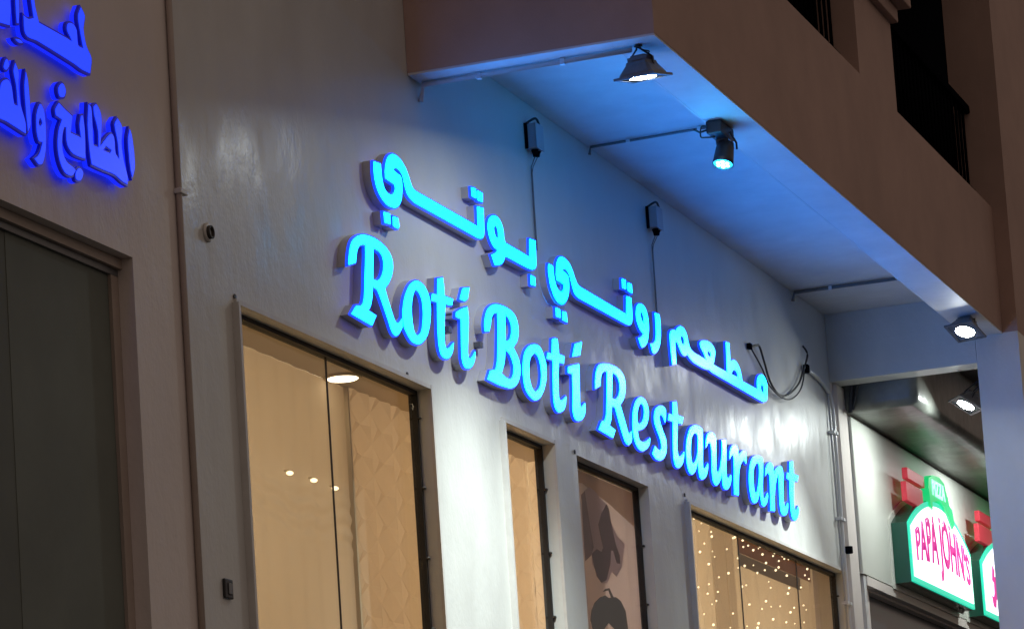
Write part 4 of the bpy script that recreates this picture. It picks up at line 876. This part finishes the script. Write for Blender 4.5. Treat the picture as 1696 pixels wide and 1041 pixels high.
# ceiling lamp, stand-ins for reflected spots, added backlights
def room_light(t, dz, w, r):
    ld = bpy.data.lights.new('room_light', 'POINT'); ld.energy = w; ld.color = ROOM_COL; ld.shadow_soft_size = r
    lo = bpy.data.objects.new('room_light', ld); COL.objects.link(lo); lo.parent = t; lo.location = (0, 0, dz)
t = thing('ceiling_lamp', 'bright oval ceiling lamp behind the top of the first window', 'lamp', (15.714, 0.271, 4.984))
ob('ring', lathe(bmesh.new(), [(0.10, 0), (0.095, -0.010), (0.085, -0.011)], 24), M['cream2'], t, True, world=False)
ob('lens', lathe(bmesh.new(), [(0.083, -0.009), (0.07, -0.016), (0.002, -0.019)], 24), M['warm_lens'], t, True, world=False)
for k, (x, z, lb) in enumerate([(15.120, 4.423, 'leftmost of three bulbs standing in for spot reflections in the first window'), (15.418, 4.428, 'middle one of three bulbs standing in for spot reflections in the first window'), (15.687, 4.424, 'rightmost of three bulbs standing in for spot reflections in the first window')]):
    t = thing('reflected_spot', lb, 'lamp', (x, 0.365, z), 'bulbs standing in for reflected spots')  # small bulbs stand in for ceiling spots reflected in the pane
    ob('stem', bx(x - 0.004, x + 0.004, 0.335, 0.363, z + 0.010, z + 0.018), M['cream2'], t)
    b = bmesh.new(); bmesh.ops.create_uvsphere(b, u_segments=12, v_segments=8, radius=0.017)
    bmesh.ops.scale(b, vec=(1.3, 1, 0.6), verts=b.verts); bmesh.ops.translate(b, vec=(x, 0.335, z), verts=b.verts)
    ob('bulb', b, M['warm_bulb'], t, True)
for x, wd, lb in ((14.6, 1.0, 'added pendant lamp backlighting the curtain of the first window'), (17.4, 0.7, 'added pendant lamp backlighting the relief panels'), (20.0, 3.8, 'added pendant lamp backlighting the poster window'), (22.2, 1.15, 'added pendant lamp backlighting the left part of the fairy lights'), (24.6, 1.75, 'added pendant lamp backlighting the right part of the fairy lights')):
    t = thing('backlight_pendant', lb, 'lamp', (x, 2.0, 4.3), 'added pendant lamps backlighting the windows')  # unseen lamps added to light the translucent backdrops from behind
    ob('cord', tube(bmesh.new(), [(x, 2.0, 5.355), (x, 2.0, 4.40)], 0.005, 6), M['cable'], t)
    b = bmesh.new(); bmesh.ops.create_uvsphere(b, u_segments=16, v_segments=10, radius=0.09); bmesh.ops.translate(b, vec=(x, 2.0, 4.32), verts=b.verts)
    ob('globe', b, M['warm_lens'], t, True)
    room_light(t, -0.14, ROOM_W * wd, 0.1)
# behind the fairy light window
ob('curtain', pleats(20.36, 23.02, 0.50, 0.13, 5.245, 0.004, 0.23, 5), M['curtain'], it, True)
ob('curtain', pleats(23.585, 27.28, 0.50, 0.13, 5.245, 0.004, 0.23, 6), M['curtain'], it, True)
ob('grey_band', bx(23.60, 25.3, 0.46, 0.463, 4.93, 5.02), M['grey_band'], it)
ob('timber_band', bx(23.60, 25.6, 0.455, 0.458, 5.022, 5.245), M['brown'], it)
ob('pale_drop', bx(23.03, 23.37, 0.498, 0.501, 0.13, 5.245), M['curtain2'], it)
ob('pale_drop', bx(23.385, 23.575, 0.496, 0.499, 0.13, 5.245), M['curtain2'], it)
fl = thing('fairy_light_curtain', 'curtain of tiny warm fairy lights hanging behind the far right window', 'string lights', (22.7, 0.13, 4.95))
PTS = [(21.334, 4.962), (21.512, 4.942), (21.646, 4.959), (21.434, 4.88), (21.785, 4.919), (21.699, 4.876), (21.549, 4.813), (21.397, 4.738), (21.732, 4.744), (21.783, 4.79), (21.635, 4.686), (21.798, 4.615), (21.545, 4.542), (21.319, 4.499), (21.551, 4.482), (21.801, 4.519), (21.701, 4.448), (21.618, 4.418), (21.432, 4.335), (21.629, 4.284), (22.346, 4.971), (22.525, 4.968), (22.253, 4.932), (22.126, 4.843), (22.311, 4.801), (22.519, 4.903), (22.671, 4.931), (22.921, 4.939), (22.729, 4.904), (22.922, 4.985), (22.969, 4.902), (23.325, 4.965), (23.32, 4.933), (23.421, 4.907), (23.095, 4.858), (22.695, 4.795), (22.564, 4.779), (22.366, 4.743), (22.783, 4.751), (23.438, 4.865), (23.31, 4.829), (23.08, 4.806), (23.576, 4.819), (23.101, 4.725), (23.158, 4.689), (22.55, 4.644), (22.43, 4.621), (23.656, 4.739), (23.576, 4.691), (23.994, 4.779), (24.281, 4.947), (24.303, 4.876), (24.177, 4.889), (23.025, 4.582), (22.622, 4.519), (22.504, 4.504), (22.851, 4.509), (23.326, 4.574), (23.106, 4.55), (23.728, 4.604), (24.056, 4.656), (24.165, 4.635), (23.65, 4.564), (23.15, 4.466), (22.719, 4.396), (22.412, 4.347), (22.782, 4.374), (23.476, 4.475), (23.763, 4.495), (23.964, 4.521), (22.131, 4.408), (22.048, 4.305), (22.131, 4.681), (23.508, 4.967), (23.649, 4.956), (23.707, 4.985)]
me = None
cols = {}
for (x, z) in PTS:
    if me is None:
        bb = bmesh.new(); bmesh.ops.create_icosphere(bb, subdivisions=1, radius=0.0075)
        o = ob('bulb', bb, M['warm_bulb'], None, True, world=False); me = o.data
    else:
        o = bpy.data.objects.new('bulb', me); COL.objects.link(o)
    o.parent = fl; o.location = Vector((x, 0.13 + random.uniform(-0.015, 0.015), min(z, 4.95))) - fl.location
    s = random.choice((0.7, 0.9, 1.0, 1.25)); o.scale = (s, s, s)
    cols.setdefault(round(x / 0.3), []).append((x, z))
for k, v in cols.items():
    v = sorted(v, key=lambda p: -p[1])
    ob('wire', tube(bmesh.new(), [(v[0][0], 0.13, 4.955)] + [(x, 0.131, z) for x, z in v] + [(v[-1][0], 0.13, 2.5)], 0.0005, 4), M['grey_band'], fl)

# poster in the third window
M['poster_bg'] = mat('poster ground', (0.50, 0.47, 0.52), 0.6, noise=0.05, nscale=1.5)
M['poster_top'] = mat('poster top band', (0.44, 0.33, 0.25), 0.6)
M['poster_pale'] = mat('poster pale mauve', (0.40, 0.345, 0.41), 0.6)
M['poster_mauve'] = mat('poster mauve', (0.20, 0.155, 0.195), 0.6)
M['poster_ink'] = mat('poster black ink', (0.010, 0.011, 0.014), 0.6)
for k in ('poster_bg', 'poster_top', 'poster_pale', 'poster_mauve'): translucent(M[k], 0.85)
po = thing('poster', 'mauve window poster with a dark haired figure printed at the bottom', 'poster', (19.3, 0.1, 0.4))
ob('sheet', bx(18.596, 19.926, 0.100, 0.106, 0.40, 4.935), M['poster_bg'], po)
ob('print', slab(bmesh.new(), orient([[(18.61, 4.93), (18.61, 4.83), (18.95, 4.86), (19.45, 4.80), (19.92, 4.72), (19.92, 4.93)]]), 0.0985, 0.0995), M['poster_top'], po)
ob('print', slab(bmesh.new(), orient([[(18.97, 4.816), (19.069, 4.854), (19.159, 4.846), (19.422, 4.772), (19.45, 4.687), (19.545, 4.62), (19.698, 4.588), (19.599, 4.438), (19.488, 4.367), (19.398, 4.387), (19.286, 4.306), (19.175, 4.294), (19.029, 4.394), (19.02, 4.49)]]), 0.0965, 0.098), M['poster_pale'], po)
ob('print', slab(bmesh.new(), orient([[(18.904, 4.788), (18.97, 4.816), (18.996, 4.728), (19.03, 4.607), (19.066, 4.495), (19.009, 4.44), (18.893, 4.394), (18.889, 4.513)]]), 0.0945, 0.096), M['poster_mauve'], po)
ob('print', slab(bmesh.new(), orient([[(19.191, 4.646), (19.27, 4.724), (19.379, 4.792), (19.419, 4.762), (19.447, 4.677), (19.501, 4.565), (19.566, 4.504), (19.565, 4.454), (19.506, 4.448), (19.443, 4.519), (19.401, 4.514), (19.37, 4.432), (19.275, 4.324), (19.176, 4.299), (19.09, 4.324), (19.047, 4.406), (19.027, 4.452), (19.127, 4.492), (19.217, 4.483), (19.255, 4.517), (19.221, 4.571)]]), 0.0945, 0.096), M['poster_mauve'], po)
ob('print', slab(bmesh.new(), orient([[(18.909, 4.051), (18.936, 4.106), (19.008, 4.161), (19.125, 4.207), (19.222, 4.227), (19.282, 4.218), (19.427, 4.238), (19.518, 4.223), (19.602, 4.172), (19.626, 4.065), (19.654, 3.98), (19.491, 3.965), (19.411, 4.026), (19.248, 4.066), (19.109, 3.998), (18.986, 3.92), (18.863, 3.909), (18.941, 3.992)]]), 0.0925, 0.094), M['poster_ink'], po)
ob('print', slab(bmesh.new(), orient([[(19.179, 4.242), (19.231, 4.266), (19.311, 4.28), (19.36, 4.246), (19.393, 4.225), (19.336, 4.224), (19.292, 4.263), (19.237, 4.254)]]), 0.0925, 0.094), M['poster_ink'], po)
